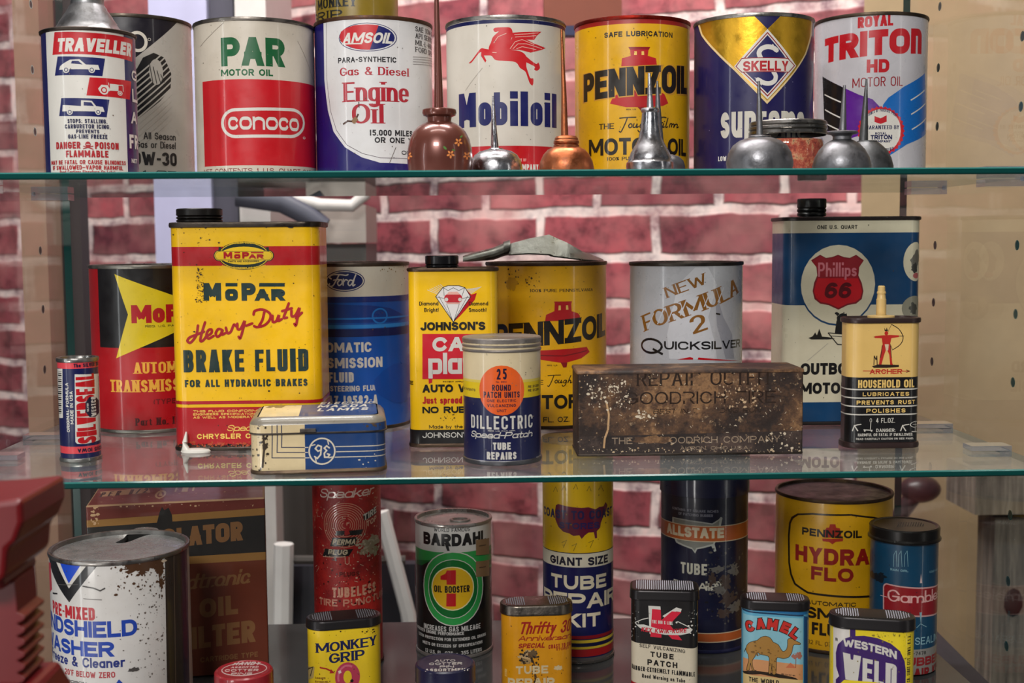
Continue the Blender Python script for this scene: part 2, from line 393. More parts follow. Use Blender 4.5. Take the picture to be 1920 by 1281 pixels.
class Art:
    """shared drawing calls; a subclass maps pixels to (u, v) on its own surface and back to points"""
    def start(s):
        s.V = []; s.Nn = []; s.Fc = []; s.Fm = []; s.mats = []; s.layer = 0; s.tr = (0, 0, 1.0); s.wear = .35; s.rough = .33
    def X(s, ox=0, oy=0, sc=1.0): s.tr = (ox, oy, sc); return s
    def px(s, x, y): return s.tr[0]+x/s.tr[2], s.tr[1]+y/s.tr[2]
    def uv(s, x, y): return s.hit(*s.px(x, y))
    def mat(s, col):
        m_ = paint(col, s.wear, s.rough) if isinstance(col, str) else col
        if m_ not in s.mats: s.mats.append(m_)
        return s.mats.index(m_)
    def emit(s, polys, col):
        """convex polygons in uv"""
        mi = s.mat(col); s.layer += 1; off = s.layer*LAYER
        for k_, pg in enumerate(polys):
            off = s.layer*LAYER+(k_ % 22)*4e-7
            for piece in s.split([Vector((p[0], p[1])) for p in pg]):
                if len(piece) < 3: continue
                a = 0
                for i in range(len(piece)):
                    p, q = piece[i], piece[(i+1) % len(piece)]; a += p[0]*q[1]-q[0]*p[1]
                if abs(a) < 1e-10: continue
                if a < 0: piece = piece[::-1]
                b = len(s.V)
                for p in piece:
                    P, N = s.pt(p[0], p[1], off); s.V.append(P); s.Nn.append(N)
                s.Fc.append(list(range(b, b+len(piece)))); s.Fm.append(mi)
    def poly(s, pts, col, raw=False, sm=False):
        if sm: pts = smooth_loop(pts)
        uv = [Vector((*(p if raw else s.uv(*p)), 0)) for p in pts]
        tris = tessellate_polygon([uv]); s.emit([[uv[i] for i in t] for t in tris], col)
    def ell(s, cx, cy, rx, ry, col, n=28, a0=0, a1=360):
        c = s.uv(cx, cy)
        ru = (s.uv(cx+rx*.6, cy)[0]-s.uv(cx-rx*.6, cy)[0])/1.2; rv = (s.uv(cx, cy-ry)[1]-s.uv(cx, cy+ry)[1])/2
        pts = [(c[0]+ru*math.cos(t), c[1]+rv*math.sin(t)) for t in [math.radians(a0+(a1-a0)*i/n) for i in range(n+(a1-a0 < 360))]]
        if a1-a0 < 360: s.emit([[c, pts[i], pts[i+1]] for i in range(len(pts)-1)], col)
        else: s.emit([[c, pts[i], pts[(i+1) % n]] for i in range(n)], col)
    def ring(s, cx, cy, rx, ry, w, col, n=32, a0=0, a1=360):
        c = s.uv(cx, cy)
        ru = (s.uv(cx+rx*.6, cy)[0]-s.uv(cx-rx*.6, cy)[0])/1.2; rv = (s.uv(cx, cy-ry)[1]-s.uv(cx, cy+ry)[1])/2
        ku, kv = ru*(1-w/rx), rv*(1-w/ry)
        T_ = [math.radians(a0+(a1-a0)*i/n) for i in range(n+1)]
        s.emit([[(c[0]+ru*math.cos(a), c[1]+rv*math.sin(a)), (c[0]+ru*math.cos(b), c[1]+rv*math.sin(b)),
                 (c[0]+ku*math.cos(b), c[1]+kv*math.sin(b)), (c[0]+ku*math.cos(a), c[1]+kv*math.sin(a))] for a, b in zip(T_, T_[1:])], col)
    def curve(s, pts, w, col):
        P = [pts[0]]+list(pts)+[pts[-1]]; out = []
        for i in range(1, len(P)-2):
            a, b, c, d = P[i-1], P[i], P[i+1], P[i+2]
            for q in range(4):
                t = q/4
                out.append(tuple(.5*(2*b[j]+(c[j]-a[j])*t+(2*a[j]-5*b[j]+4*c[j]-d[j])*t*t+(3*b[j]-a[j]-3*c[j]+d[j])*t**3) for j in (0, 1)))
        s.line(out+[pts[-1]], w, col, True)
    def rrect(s, x0, x1, y0, y1, r, col, w=None):
        pts = []
        for cx, cy, a0 in ((x1-r, y0+r, -90), (x1-r, y1-r, 0), (x0+r, y1-r, 90), (x0+r, y0+r, 180)):
            for i in range(7):
                a = math.radians(a0+15*i); pts.append((cx+r*math.cos(a), cy+r*math.sin(a)))
        if w: s.line(pts+[pts[0], pts[1]], w, col)
        else: s.poly(pts, col)
    def line(s, pts, w, col, rnd=False):
        uv = [Vector(s.uv(*p)) for p in pts]
        x, y = pts[len(pts)//2]
        e = w/s.tr[2]; X0, Y0 = s.px(x, y)
        hw = abs(s.hit(X0, Y0-e)[1]-s.hit(X0, Y0+e)[1])/4
        pg = ribbon(uv, hw)
        if rnd:
            for p in (uv[0], uv[-1]): pg.append([p+Vector((math.cos(t), math.sin(t)))*hw for t in [2*PI*q/8 for q in range(8)]])
        s.emit(pg, col)
    def band(s, y0, y1, col, x0=None, x1=None):
        xc = s.cxpx
        vs = [s.hit(xc, s.px(0, y)[1])[1] for y in (y0, y1)]
        u0 = s.u0 if x0 is None else s.hit(s.px(x0, 0)[0], s.px(0, (y0+y1)/2)[1])[0]
        u1 = s.u1 if x1 is None else s.hit(s.px(x1, 0)[0], s.px(0, (y0+y1)/2)[1])[0]
        s.emit([[(u0, vs[1]), (u1, vs[1]), (u1, vs[0]), (u0, vs[0])]], col)
    def T(s, txt, xl, xr, yt, yb, col, wt=.18, rot=0, rise=0, arch=0, side=None, pre='', **kw):
        """text filling the pixel box; rot turns it (degrees), rise lifts the right end (pixels), side=1 reads upwards, -1 upside down"""
        xm, ym = (xl+xr)/2, (yt+yb)/2
        uL, uR = s.uv(xl, ym)[0], s.uv(xr, ym)[0]; vT, vB = s.uv(xm, yt)[1], s.uv(xm, yb)[1]
        if uR-uL < 1e-6: return
        if pre:   # leading letters that run on round the side
            g = lambda t_: sum(GW.get(q, .58 if q.isupper() else .5)+.1 for q in t_)
            uL -= (uR-uL)*g(pre)/g(txt); txt = pre+txt
        c = Vector(((uL+uR)/2, (vT+vB)/2))
        w, h = uR-uL, vT-vB
        if side == 1: w, h = h, w
        pg = layout(txt, w/h, wt=wt, **kw)
        a = math.radians(rot + (90 if side == 1 else 180 if side == -1 else 0)); ca, sa = math.cos(a), math.sin(a)
        k = 1/s.tr[2]
        rv = 0
        if rise or arch:
            X0, Y0 = s.px(xm, ym); per = abs(s.hit(X0, Y0-4)[1]-s.hit(X0, Y0+4)[1])/8*k
            rise, arch = rise*per, arch*per
        res = []
        for p in pg:
            q = []
            for x, y in p:
                x, y = x*h-w/2, y*h-h/2
                y += rise*(x/w) + arch*(1-(2*x/w)**2)
                q.append((c.x+x*ca-y*sa, c.y+x*sa+y*ca))
            res.append(q)
        s.emit(res, col)
    def blob(s, cx, cy, rx, ry, col, seed=0, n=18, rough=.45):
        R_ = random.Random(seed); c = s.uv(cx, cy)
        ru = (s.uv(cx+rx*.5, cy)[0]-s.uv(cx-rx*.5, cy)[0]); rv = (s.uv(cx, cy-ry*.5)[1]-s.uv(cx, cy+ry*.5)[1])
        k = [1-rough*R_.random() for _ in range(n)]
        pts = [(c[0]+ru*k[i]*math.cos(2*PI*i/n), c[1]+rv*k[i]*math.sin(2*PI*i/n)) for i in range(n)]
        s.emit([[c, pts[i], pts[(i+1) % n]] for i in range(n)], col)
    def specks(s, x0, x1, y0, y1, num, size, col, seed=1):
        R_ = random.Random(seed); out = []
        for _ in range(num):
            u, v = s.uv(R_.uniform(x0, x1), R_.uniform(y0, y1)); r = size*R_.random()**2*.00042+.00009; n = 7
            e = R_.uniform(.4, 1.6)
            out.append([(u+r*e*(1-.4*R_.random())*math.cos(2*PI*i/n), v+r*(1-.4*R_.random())*math.sin(2*PI*i/n)) for i in range(n)])
        s.emit(out, col)
    def scratch(s, x0, x1, y0, y1, num, col, seed=1, ln=8, w=1.2):
        R_ = random.Random(seed)
        out = []
        for _ in range(num):
            x, y = R_.uniform(x0, x1), R_.uniform(y0, y1); a = R_.uniform(0, PI); L = ln*R_.random()
            p = [Vector(s.uv(x+L*math.cos(a)*t+R_.uniform(-1, 1), y+L*math.sin(a)*t)) for t in (-.5, 0, .5)]
            out += ribbon(p, w*.0002)
        s.emit(out, col)
class Wall(Art):
    """upright wall of a can or tin with its printed artwork, one mesh"""
    def __init__(s, loc, prof, z0, z1, base, rot=0, wear=.35, rough=.33):
        s.start(); s.wear = wear; s.rough = rough
        s.loc = Vector(loc); s.rot = rot; s.P, s.N = prof; s.z0, s.z1 = z0, z1
        c = [0.0]
        for a, b in zip(s.P, s.P[1:]): c.append(c[-1]+math.hypot(b[0]-a[0], b[1]-a[1]))
        s.U = [x-c[-1]/2 for x in c]; s.u0, s.u1 = s.U[0], s.U[-1]
        d = s.loc-CAM; s.cxpx = 960+F*d.dot(AX)/d.dot(AY)
        mi = s.mat(base)
        for i in range(len(s.P)-1):
            b = len(s.V)
            for k, z in ((i, z0), (i+1, z0), (i+1, z1), (i, z1)):
                s.V.append(Vector((*s.P[k], z))); s.Nn.append((*s.N[k], 0))
            s.Fc.append([b, b+1, b+2, b+3]); s.Fm.append(mi)
    def hit(s, px, py):
        d = ray(px, py); ca, sa = math.cos(-s.rot), math.sin(-s.rot)
        ox, oy = -s.loc.x, -s.loc.y
        ox, oy = ox*ca-oy*sa, ox*sa+oy*ca
        dx, dy = d.x*ca-d.y*sa, d.x*sa+d.y*ca
        best = None; near = None
        for i in range(len(s.P)-1):
            (ax, ay), (bx, by) = s.P[i], s.P[i+1]
            ex, ey = bx-ax, by-ay
            den = dx*ey-dy*ex
            cr = abs(dx*(ay-oy)-dy*(ax-ox))
            tt = (ax-ox)*dx+(ay-oy)*dy
            if near is None or cr < near[0]-1e-9: near = (cr, i, tt/(dx*dx+dy*dy))
            if abs(den) < 1e-12: continue
            t = ((ax-ox)*ey-(ay-oy)*ex)/den; q = ((ax-ox)*dy-(ay-oy)*dx)/den
            if -1e-6 <= q <= 1+1e-6 and t > 0 and (best is None or t < best[0]): best = (t, i, q)
        if best: t, i, q = best; u = s.U[i]+(s.U[i+1]-s.U[i])*q
        else: _, i, t = near; u = s.U[i]
        return u, CZ+t*d.z-s.loc.z
    def seg(s, u):
        lo, hi = 0, len(s.U)-2
        while lo < hi:
            mid = (lo+hi+1)//2
            if s.U[mid] <= u+1e-9: lo = mid
            else: hi = mid-1
        return lo
    def split(s, pg):
        pg = clip(clip(pg, 1, s.z0, True), 1, s.z1, False)
        if len(pg) < 3: return []
        a, b = min(p[0] for p in pg), max(p[0] for p in pg)
        a, b = max(a, s.u0), min(b, s.u1)
        if b <= a: return []
        i0, i1 = s.seg(a), s.seg(b-1e-8); out = []
        for i in range(i0, i1+1):
            q = pg
            if i > i0 or a == s.u0: q = clip(q, 0, s.U[i], True)
            if i < i1 or b == s.u1: q = clip(q, 0, s.U[i+1], False)
            if len(q) > 2: out.append(q)
        s._i = None
        return out
    def pt(s, u, v, off):
        i = s.seg(min(max(u, s.u0), s.u1-1e-9)); t = (u-s.U[i])/max(1e-12, s.U[i+1]-s.U[i])
        p = [s.P[i][k]+(s.P[i+1][k]-s.P[i][k])*t for k in (0, 1)]; n = [s.N[i][k]+(s.N[i+1][k]-s.N[i][k])*t for k in (0, 1)]
        l = math.hypot(*n); n = (n[0]/l, n[1]/l)
        return Vector((p[0]+n[0]*off, p[1]+n[1]*off, v)), (n[0], n[1], 0)
    def build(s, name, parent):
        return mesh_obj(name, s.V, s.Fc, s.mats, parent, s.Fm, s.Nn)
class Top(Art):
    """flat horizontal face with artwork at local height z"""
    def __init__(s, loc, z, rot=0, wear=.35, rough=.35):
        s.start(); s.loc = Vector(loc); s.z = z; s.rot = rot; s.wear = wear; s.rough = rough
        d = s.loc-CAM; s.cxpx = 960+F*d.dot(AX)/d.dot(AY)
    def hit(s, px, py):
        p = at_z(px, py, s.loc.z+s.z)-s.loc; ca, sa = math.cos(-s.rot), math.sin(-s.rot)
        return p.x*ca-p.y*sa, p.x*sa+p.y*ca
    def split(s, pg): return [pg]
    def pt(s, u, v, off): return Vector((u, v, s.z+off)), (0, 0, 1)
    def add_to(s, mb):
        for f, mi in zip(s.Fc, s.Fm): mb.add([s.V[i] for i in f], [list(range(len(f)))], s.mats[mi])
def ringp(prof, off, z):
    P, N = prof
    return [(p[0]+n[0]*off, p[1]+n[1]*off, z) for p, n in zip(P[:-1], N[:-1])]
def skin(mb, prof, steps, mat, cap0=False, cap1=False):
    mb.loft([ringp(prof, o, z) for o, z in steps], mat, cap0, cap1)
# ------------------------------------------------------------------ placing
ZT, ZM, ZF = CZ+0.0465, CZ-0.1555, CZ-0.3532
def place_cyl(xl, xr, py, R=None, yb=None, z=None):
    """centre (x, y) and radius of an upright cylinder seen between pixel columns xl and xr at row py"""
    a = ray(xl, py); b = ray(xr, py)
    aa, ab = math.atan2(a.x, a.y), math.atan2(b.x, b.y); mid = (aa+ab)/2; half = (ab-aa)/2
    if R is None:
        xc = (xl+xr)/2; p = at_z(xc, yb, z); df = math.hypot(p.x, p.y); D = df/(1-math.sin(half)); R = D*math.sin(half)
    else: D = R/math.sin(half)
    return math.sin(mid)*D, math.cos(mid)*D, R
def z_at(px, py, x, y):
    """height seen at pixel (px, py) for a point whose horizontal distance equals that of (x, y)"""
    d = ray(px, py); return CZ+d.z*math.hypot(x, y)/math.hypot(d.x, d.y)
TIN = metal('#8f8a84', .30, .25, mv=.55)
DKTIN = metal('#4a423c', .4, .5, '#241812')
RIM = metal('#827c76', .28, .38, mv=.8)
# ------------------------------------------------------------------ glass
def glass(name, tint, spec=1.0, dust_haze=.0):
    n = NT(name); lw = n.n('ShaderNodeLayerWeight'); lw.inputs[0].default_value = .5
    p = n.n('ShaderNodeMath', operation='POWER'); p.inputs[1].default_value = 5.0; n.l(lw.outputs['Facing'], p.inputs[0])
    mu = n.n('ShaderNodeMath', operation='MULTIPLY_ADD'); mu.inputs[1].default_value = .96*spec; mu.inputs[2].default_value = .04*spec
    n.l(p.outputs[0], mu.inputs[0])
    tr = n.n('ShaderNodeBsdfTransparent'); tr.inputs[0].default_value = tint
    gl = n.n('ShaderNodeBsdfGlossy'); gl.inputs[0].default_value = (.93, .97, .96, 1); gl.inputs['Roughness'].default_value = .012
    mx = n.n('ShaderNodeMixShader'); n.l(mu.outputs[0], mx.inputs[0]); n.l(tr.outputs[0], mx.inputs[1]); n.l(gl.outputs[0], mx.inputs[2])
    last = mx.outputs[0]
    if dust_haze:
        df = n.n('ShaderNodeBsdfDiffuse'); df.inputs[0].default_value = (.62, .64, .64, 1)
        f = n.ramp(n.noise(n.coords(), 9, 5), [(.3, (dust_haze*.5,)*3), (.75, (dust_haze,)*3)])
        m2 = n.n('ShaderNodeMixShader'); n.l(f, m2.inputs[0]); n.l(last, m2.inputs[1]); n.l(df.outputs[0], m2.inputs[2]); last = m2.outputs[0]
    n.l(last, n.out.inputs[0]); return n.m
GLASS = glass('clear_shelf_glass', (.965, .985, .975, 1), 1.0, .09)  # dust layer made stronger to paint a grey reflected haze into the shelves
PANE = glass('clear_panel_glass', (.95, .965, .96, 1), .55, .004)
EDGE = plain('#07403c', .15, name='green_glass_edge')
CHAM = plain('#2c6a66', .10, name='polished_glass_arris')
ACRYL = glass('clear_acrylic', (.74, .74, .80, 1), 2.0, .16)  # whitish diffuse layer paints bright edges into the clear clips
XL, XR, YF, YB = -.3608, .3944, .805, 1.1251
# ------------------------------------------------------------------ room
def brick_mat():
    n = NT('old_red_brick'); tc = n.n('ShaderNodeTexCoord'); sp = n.n('ShaderNodeSeparateXYZ'); n.l(tc.outputs['Object'], sp.inputs[0])
    cb = n.n('ShaderNodeCombineXYZ'); n.l(sp.outputs[0], cb.inputs[0]); n.l(sp.outputs[2], cb.inputs[1])
    wob = n.n('ShaderNodeTexNoise'); wob.inputs['Scale'].default_value = 14; wob.inputs['Detail'].default_value = 3; n.l(cb.outputs[0], wob.inputs['Vector'])
    sc = n.n('ShaderNodeVectorMath', operation='SCALE'); sc.inputs['Scale'].default_value = .016; n.l(wob.outputs['Color'], sc.inputs[0])
    ad = n.n('ShaderNodeVectorMath', operation='ADD'); n.l(cb.outputs[0], ad.inputs[0]); n.l(sc.outputs[0], ad.inputs[1])
    b = n.n('ShaderNodeTexBrick'); n.l(ad.outputs[0], b.inputs['Vector'])
    for k, v in (('Scale', 1), ('Mortar Size', .0098), ('Mortar Smooth', .45), ('Bias', -.15), ('Brick Width', .205), ('Row Height', .0745)): b.inputs[k].default_value = v
    b.inputs['Color1'].default_value = lin('#b0545c'); b.inputs['Color2'].default_value = lin('#6a2f3c'); b.inputs['Mortar'].default_value = lin('#fbe6e0')
    v = ad.outputs[0]
    f = n.ramp(n.noise(v, 22, 6, .7), [(.36, (.26, .20, .25, 1)), (.50, (.80, .78, .80, 1)), (.56, (1, 1, 1, 1)), (.75, (1.35, 1.15, 1.15, 1))])
    col = n.mix(1.0, b.outputs['Color'], f, 'MULTIPLY')
    f2 = n.ramp(n.noise(v, 7, 3, .6), [(.42, BLK), (.70, (.7,)*3)])
    col = n.mix(f2, col, lin('#cf8886'))
    n.bsdf(col, .85, 0, bump=b.outputs['Fac'], bstr=.6, bdist=-.006); return n.m
BRICK = brick_mat()
PLASTER = plain('#b79c78', .8, name='cream_plaster')
def wall_quad(name, p, q, z0, z1, th, mat):
    """upright wall from plan point p to q, thickness away from the camera"""
    p, q = Vector((*p, 0)), Vector((*q, 0)); L = (q-p).length; a = math.atan2(q.y-p.y, q.x-p.x)
    b = MB(); b.box((0, 0, z0), (L, th, z1), mat)
    o = b.build(name, smooth=False); o.location = p; o.rotation_euler = (0, 0, a); return tag(o, kind='structure')
pr = at_y(1612, 560, 1.80); dirv = (AX*(-4460/F)+AY); dirv.z = 0; dirv.normalize()
pl = pr+dirv*2.6
bw = wall_quad('wall_back', (pl.x, pl.y), (pr.x, pr.y), 0, 3.1, .12, BRICK)
# line the bed joints up: one runs at the height seen at pixel (1430, 575)
hj = at_y(1430, 577, 1.83).z
for nd in BRICK.node_tree.nodes:
    if nd.type == 'COMBXYZ':
        mm = BRICK.node_tree.nodes.new('ShaderNodeVectorMath'); mm.operation = 'ADD'
        mm.inputs[1].default_value = (.07, -(hj % .0745)-.008, 0)
        for lk in list(nd.outputs[0].links):
            to = lk.to_socket; BRICK.node_tree.links.new(mm.outputs[0], to)
        BRICK.node_tree.links.new(nd.outputs[0], mm.inputs[0])
wall_quad('wall_right', (pr.x, pr.y), (pr.x+1.6, pr.y-.12), 0, 3.1, .12, PLASTER)
b = MB(); b.box((-2.6, -1.5, -.05), (2.6, 3.6, 0), plain('#5a4a40', .6, name='dark_floor')); tag(b.build('floor', smooth=False), kind='structure')
b = MB(); b.box((-2.6, -1.5, 3.1), (2.6, 3.6, 3.15), plain('#d8d4cc', .9, name='white_ceiling')); tag(b.build('ceiling', smooth=False), kind='structure')

# ------------------------------------------------------------------ display case
case = thing('display_case', 'frameless glass display case holding three levels of old cans', 'display case', (0, .95, 0))
oy = -.95
BASE = plain('#4a4a4a', .10, name='dark_case_deck')
b = MB(); b.box((XL-.006, .47+oy, .0), (XR+.006, 1.14+oy, ZF-.012), plain('#2a2622', .5, name='black_plinth')); b.build('plinth', case, smooth=False)
b = MB(); b.box((XL, .775+oy, ZF-.0118), (XR, 1.1245+oy, ZF-.0004), BASE); b.build('deck', case, smooth=False)
def panel(name, lo, hi, faces_glass):
    b = MB(); x0, y0, z0 = lo; x1, y1, z1 = hi
    vs = [(x0,y0,z0),(x1,y0,z0),(x1,y1,z0),(x0,y1,z0),(x0,y0,z1),(x1,y0,z1),(x1,y1,z1),(x0,y1,z1)]
    for k, f in enumerate([(0,3,2,1),(4,5,6,7),(0,1,5,4),(1,2,6,5),(2,3,7,6),(3,0,4,7)]):
        b.add([vs[i] for i in f], [(0,1,2,3)], PANE if k in faces_glass else EDGE)
    return b.build(name, case, smooth=False)
TOPZ = CZ+.36
lp = panel('side_panel', (XL-.0065, .765+oy, ZF-.012), (XL, YB-.001+oy, TOPZ), (3, 5))
rp = panel('side_panel', (XR, .765+oy, ZF-.012), (XR+.0065, YB-.001+oy, TOPZ), (3, 5))
bp = panel('back_panel', (XL-.0065, YB+oy, ZF-.012), (XR+.0065, YB+.006+oy, TOPZ), (2, 4))
HOLE = plain('#12302e', .3, name='drilled_glass'); LRIM = plain('#a8c2be', .12, name='glint_hole_rim'); HRIM = plain('#1d4a48', .12, name='hole_rim')  # left rims get a pale copy, painting in the glints of the drilled glass
def hole(px, py, x, par):
    d = ray(px, py); t = x/d.x; p = CAM+d*t
    b = MB(); sgn = 1 if x > 0 else -1
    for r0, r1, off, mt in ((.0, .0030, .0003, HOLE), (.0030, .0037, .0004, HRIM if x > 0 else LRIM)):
        rings = [[(x-sgn*off, p.y+r*math.cos(2*PI*k/20)+oy, p.z+r*math.sin(2*PI*k/20)) for k in range(20)] for r in (max(r0, 1e-4), r1)]
        b.loft(rings, mt)
    b.build('shelf_pin_hole', par)
for q in ((1763, 12), (1760, 127), (1758, 237), (1754, 460), (1751, 567), (1748, 678), (1745, 875), (1908, 460), (1905, 589), (1900, 717), (1918, 68), (1915, 200), (1895, 966), (1891, 1090), (1888, 1212)):
    hole(*q, XR, rp)
for q in ((57, 8), (60, 131), (65, 247), (75, 470), (80, 580), (83, 693)): hole(*q, XL, lp)
def shelf(label, z):
    b = MB(); th, ch = .0046, .0009; x0, x1, y0, y1 = XL+.0015, XR-.0015, YF, 1.118
    b.add([(x0, y0+ch, z), (x1, y0+ch, z), (x1, y1, z), (x0, y1, z)], [(0, 1, 2, 3)], GLASS)
    b.add([(x0, y0+ch, z-th), (x1, y0+ch, z-th), (x1, y1, z-th), (x0, y1, z-th)], [(3, 2, 1, 0)], GLASS)
    b.add([(x0, y0, z-th+ch), (x1, y0, z-th+ch), (x1, y0, z-ch), (x0, y0, z-ch)], [(0, 1, 2, 3)], EDGE)
    b.add([(x0, y0, z-ch), (x1, y0, z-ch), (x1, y0+ch, z), (x0, y0+ch, z)], [(0, 1, 2, 3)], CHAM)
    b.add([(x0, y0+ch, z-th), (x1, y0+ch, z-th), (x1, y0, z-th+ch), (x0, y0, z-th+ch)], [(0, 1, 2, 3)], EDGE)
    for x, f in ((x0, (3, 2, 1, 0)), (x1, (0, 1, 2, 3))):
        b.add([(x, y0+ch, z-th), (x, y1, z-th), (x, y1, z), (x, y0+ch, z)], [f], EDGE)
    b.add([(x0, y1, z-th), (x1, y1, z-th), (x1, y1, z), (x0, y1, z)], [(3, 2, 1, 0)], EDGE)
    cx, cy, cz = 0, (YF+1.118)/2, z-th
    b.v = [v-Vector((cx, cy, cz)) for v in b.v]
    o = b.build('glass_shelf', smooth=False); o.location = (cx, cy, cz)
    tag(o, label, 'shelf', 'clear glass shelves of the display case'); return o
shelf('upper clear glass shelf carrying the row of round quart oil cans', ZT)
shelf('middle clear glass shelf carrying the tall yellow brake fluid tin', ZM)
def clip_(px, z, right, label):
    x = XR if right else XL; s_ = -1 if right else 1
    d = ray(px, 640); xi = x+s_*.031
    y = xi/(d.x/d.y)
    o = thing('shelf_clip', label, 'shelf clip', (x, y, z-.0102), 0, 'clear plastic clips under the glass shelf ends')
    b = MB()
    xa, xb = sorted((s_*.0012, s_*.031))
    b.box((xa, -.008, 0), (xb, .008, .0052), ACRYL); 
    b.box((xa, -.008, .0106), (xb, .008, .0142), ACRYL); b.build('jaw', o, smooth=False)
    b = MB(); b.box((min(xa, xa) if right is False else xb-.0001, -.008, .0052) if False else (xa if not right else xb-.0018, -.008, .0052), (xa+.0018 if not right else xb, .008, .0106), ACRYL)
    b.build('spine', o, smooth=False)
    b = MB(); b.tube([(0, 0, .007), (s_*.0014, 0, .007)], .0032, plain('#c9d0d4', .2, name='clear_pin')); b.build('pin', o)
for a in ((143, ZT, False, 'clear plastic clip at the upper shelf, back left corner'), (10, ZT, False, 'clear plastic clip at the upper shelf, front left at the frame edge'),
          (1697, ZT, True, 'clear plastic clip at the upper shelf, back right corner'), (1832, ZT, True, 'clear plastic clip at the upper shelf, front right'),
          (113, ZM, False, 'clear plastic clip at the middle shelf behind the small navy can'), (31, ZM, False, 'clear plastic clip at the middle shelf, front left'),
          (1716, ZM, True, 'clear plastic clip at the middle shelf behind the cream and black oil tin'), (1818, ZM, True, 'clear plastic clip at the middle shelf, front right')):
    clip_(*a)
# ------------------------------------------------------------------ things standing behind and beside the case
def bx(name, x0, x1, y0, y1, Y, dep, mat, parent=None, base=None):
    """box whose front face spans the given pixels at distance Y"""
    ym = min(1281, max(0, (y0+y1)/2)); a = at_y(x0, y1, Y); c = at_y(x1, y0, Y); a.x = at_y(x0, ym, Y).x; c.x = at_y(x1, ym, Y).x; o0 = base or Vector((0, 0, 0))
    b = MB(); b.box((a.x-o0.x, Y-o0.y, a.z-o0.z), (c.x-o0.x, Y+dep-o0.y, c.z-o0.z), mat); return b.build(name, parent, smooth=False)
LILAC = plain('#b9b6d6', .45, name='pale_lilac_enamel'); CREAMW = plain('#d6cfcb', .5, name='off_white_enamel'); DARKB = plain('#2b2a33', .6, name='dark_panel')
GREYD = plain('#4a4440', .5, name='dark_grey_metal')
def stand_on(px, Y): p = at_y(px, 640, Y); return Vector((p.x, Y, 0))
o = stand_on(390, 1.72); pump = thing('enamel_cabinet', 'tall pale lilac and white cabinet standing blurred behind the case', 'cabinet', o)
bx('side', 284, 392, -220, 640, 1.72, .25, LILAC, pump, o); bx('door_panel', 442, 500, -220, 420, 1.72, .25, CREAMW, pump, o)
bx('dark_trim', 392, 442, -220, 640, 1.735, .22, plain('#413d4c', .5, name='dark_trim'), pump, o); bx('top_cap', 270, 512, -300, -222, 1.70, .29, CREAMW, pump, o)
b = MB(); b.tube([at_y(x, y, 1.69)-o for x, y in ((445, 366), (530, 378), (575, 402), (610, 425))], [.016, .016, .015, .012], plain('#4a4a58', .5, name='dark_hose'), 14); b.build('hose', pump)
b = MB(); b.tube([at_y(x, y, 1.69)-o for x, y in ((530, 366), (600, 384), (660, 386), (684, 366), (690, 330))], .0085, CREAMW, 12); b.build('handle', pump)
bx('lower_housing', 575, 686, 384, 456, 1.72, .2, plain('#a89c94', .6, name='grey_white_housing'), pump, o)
bx('skirt', 442, 690, 457, 905, 1.74, .2, GREYD, pump, o)
bb = at_y(284, 640, 1.72); p_ = at_y(690, 905, 1.72); bq = MB(); bq.box((bb.x-o.x, .02, 0), (p_.x-o.x, .2, p_.z), GREYD); bq.build('pedestal', pump, smooth=False)
o = at_y(1090, 20, 1.70); hs = thing('hanging_sign', 'brown board with a dark blue lower edge hanging blurred behind the top shelf', 'sign', (o.x, 1.70, 1.0))
o_ = Vector((o.x, 1.70, 1.0))
bx('board', 1020, 1166, -330, 48, 1.70, .02, plain('#7a3a24', .6, name='brown_board'), hs, o_); bx('lower_edge', 1020, 1166, 48, 66, 1.70, .024, plain('#22264a', .6, name='dark_blue_edge'), hs, o_)
o = stand_on(600, 1.58); sb = thing('easel_board', 'dark board on white painted legs, blurred behind the red worn can', 'easel', o)
def leg(n, pts, r, mt, par, o, Y):
    b = MB(); b.tube([at_y(x, y, Y)-o for x, y in pts], r, mt, 8); b.build(n, par)
WPT = plain('#e6e2de', .5, name='white_paint')
leg('leg', [(532, 1020), (522, 1700)], .013, WPT, sb, o, 1.58); leg('leg', [(715, 960), (765, 1150), (830, 1700)], .010, WPT, sb, o, 1.58)
leg('rail', [(525, 1050), (760, 1050)], .006, GREYD, sb, o, 1.585)
bx('board', 545, 780, 1058, 1330, 1.60, .02, DARKB, sb, o)
o = stand_on(495, 1.60); t = thing('white_post', 'off white post standing blurred beside the brown carton', 'post', o)
bx('post', 470, 522, 560, 1750, 1.60, .06, plain('#cfc9c4', .6, name='worn_white_wood'), t, o)
tag(bx('beige_post', 44, 92, -300, 1400, 1.42, .05, plain('#8a6c56', .7, name='beige_wood')), 'beige wooden post seen through the left glass panel', 'post')
tag(bx('dark_board', 94, 156, -300, 1400, 1.50, .03, plain('#3b3030', .7, name='dark_brown_wood')), 'dark brown board behind the left glass panel', 'board')
def wood():
    n = NT('grey_weathered_wood'); tc = n.coords(rnd=False); mp = n.n('ShaderNodeMapping'); mp.inputs['Scale'].default_value = (40, 40, 3); n.l(tc, mp.inputs[0])
    f = n.noise(mp.outputs[0], 2.2, 8, .7)
    c = n.ramp(f, [(.25, lin('#3a342e')), (.5, lin('#7a7064')), (.72, lin('#a89c8a'))]); n.bsdf(c, .85, 0, bump=f, bstr=.5, bdist=.004); return n.m
WOOD = wood()
o = stand_on(1890, 1.45); t = thing('timber_frame', 'grey weathered timber post and beam behind the right glass panel', 'timber frame', o)
bx('post', 1858, 2010, 968, 1900, 1.45, .05, WOOD, t, o)
bmz = MB(); a = at_y(1828, 966, 1.43); c = at_y(2040, 880, 1.43)
bmz.box((a.x-o.x, -.02, a.z), (c.x-o.x, .07, c.z), WOOD); bmz.build('beam', t, smooth=False)
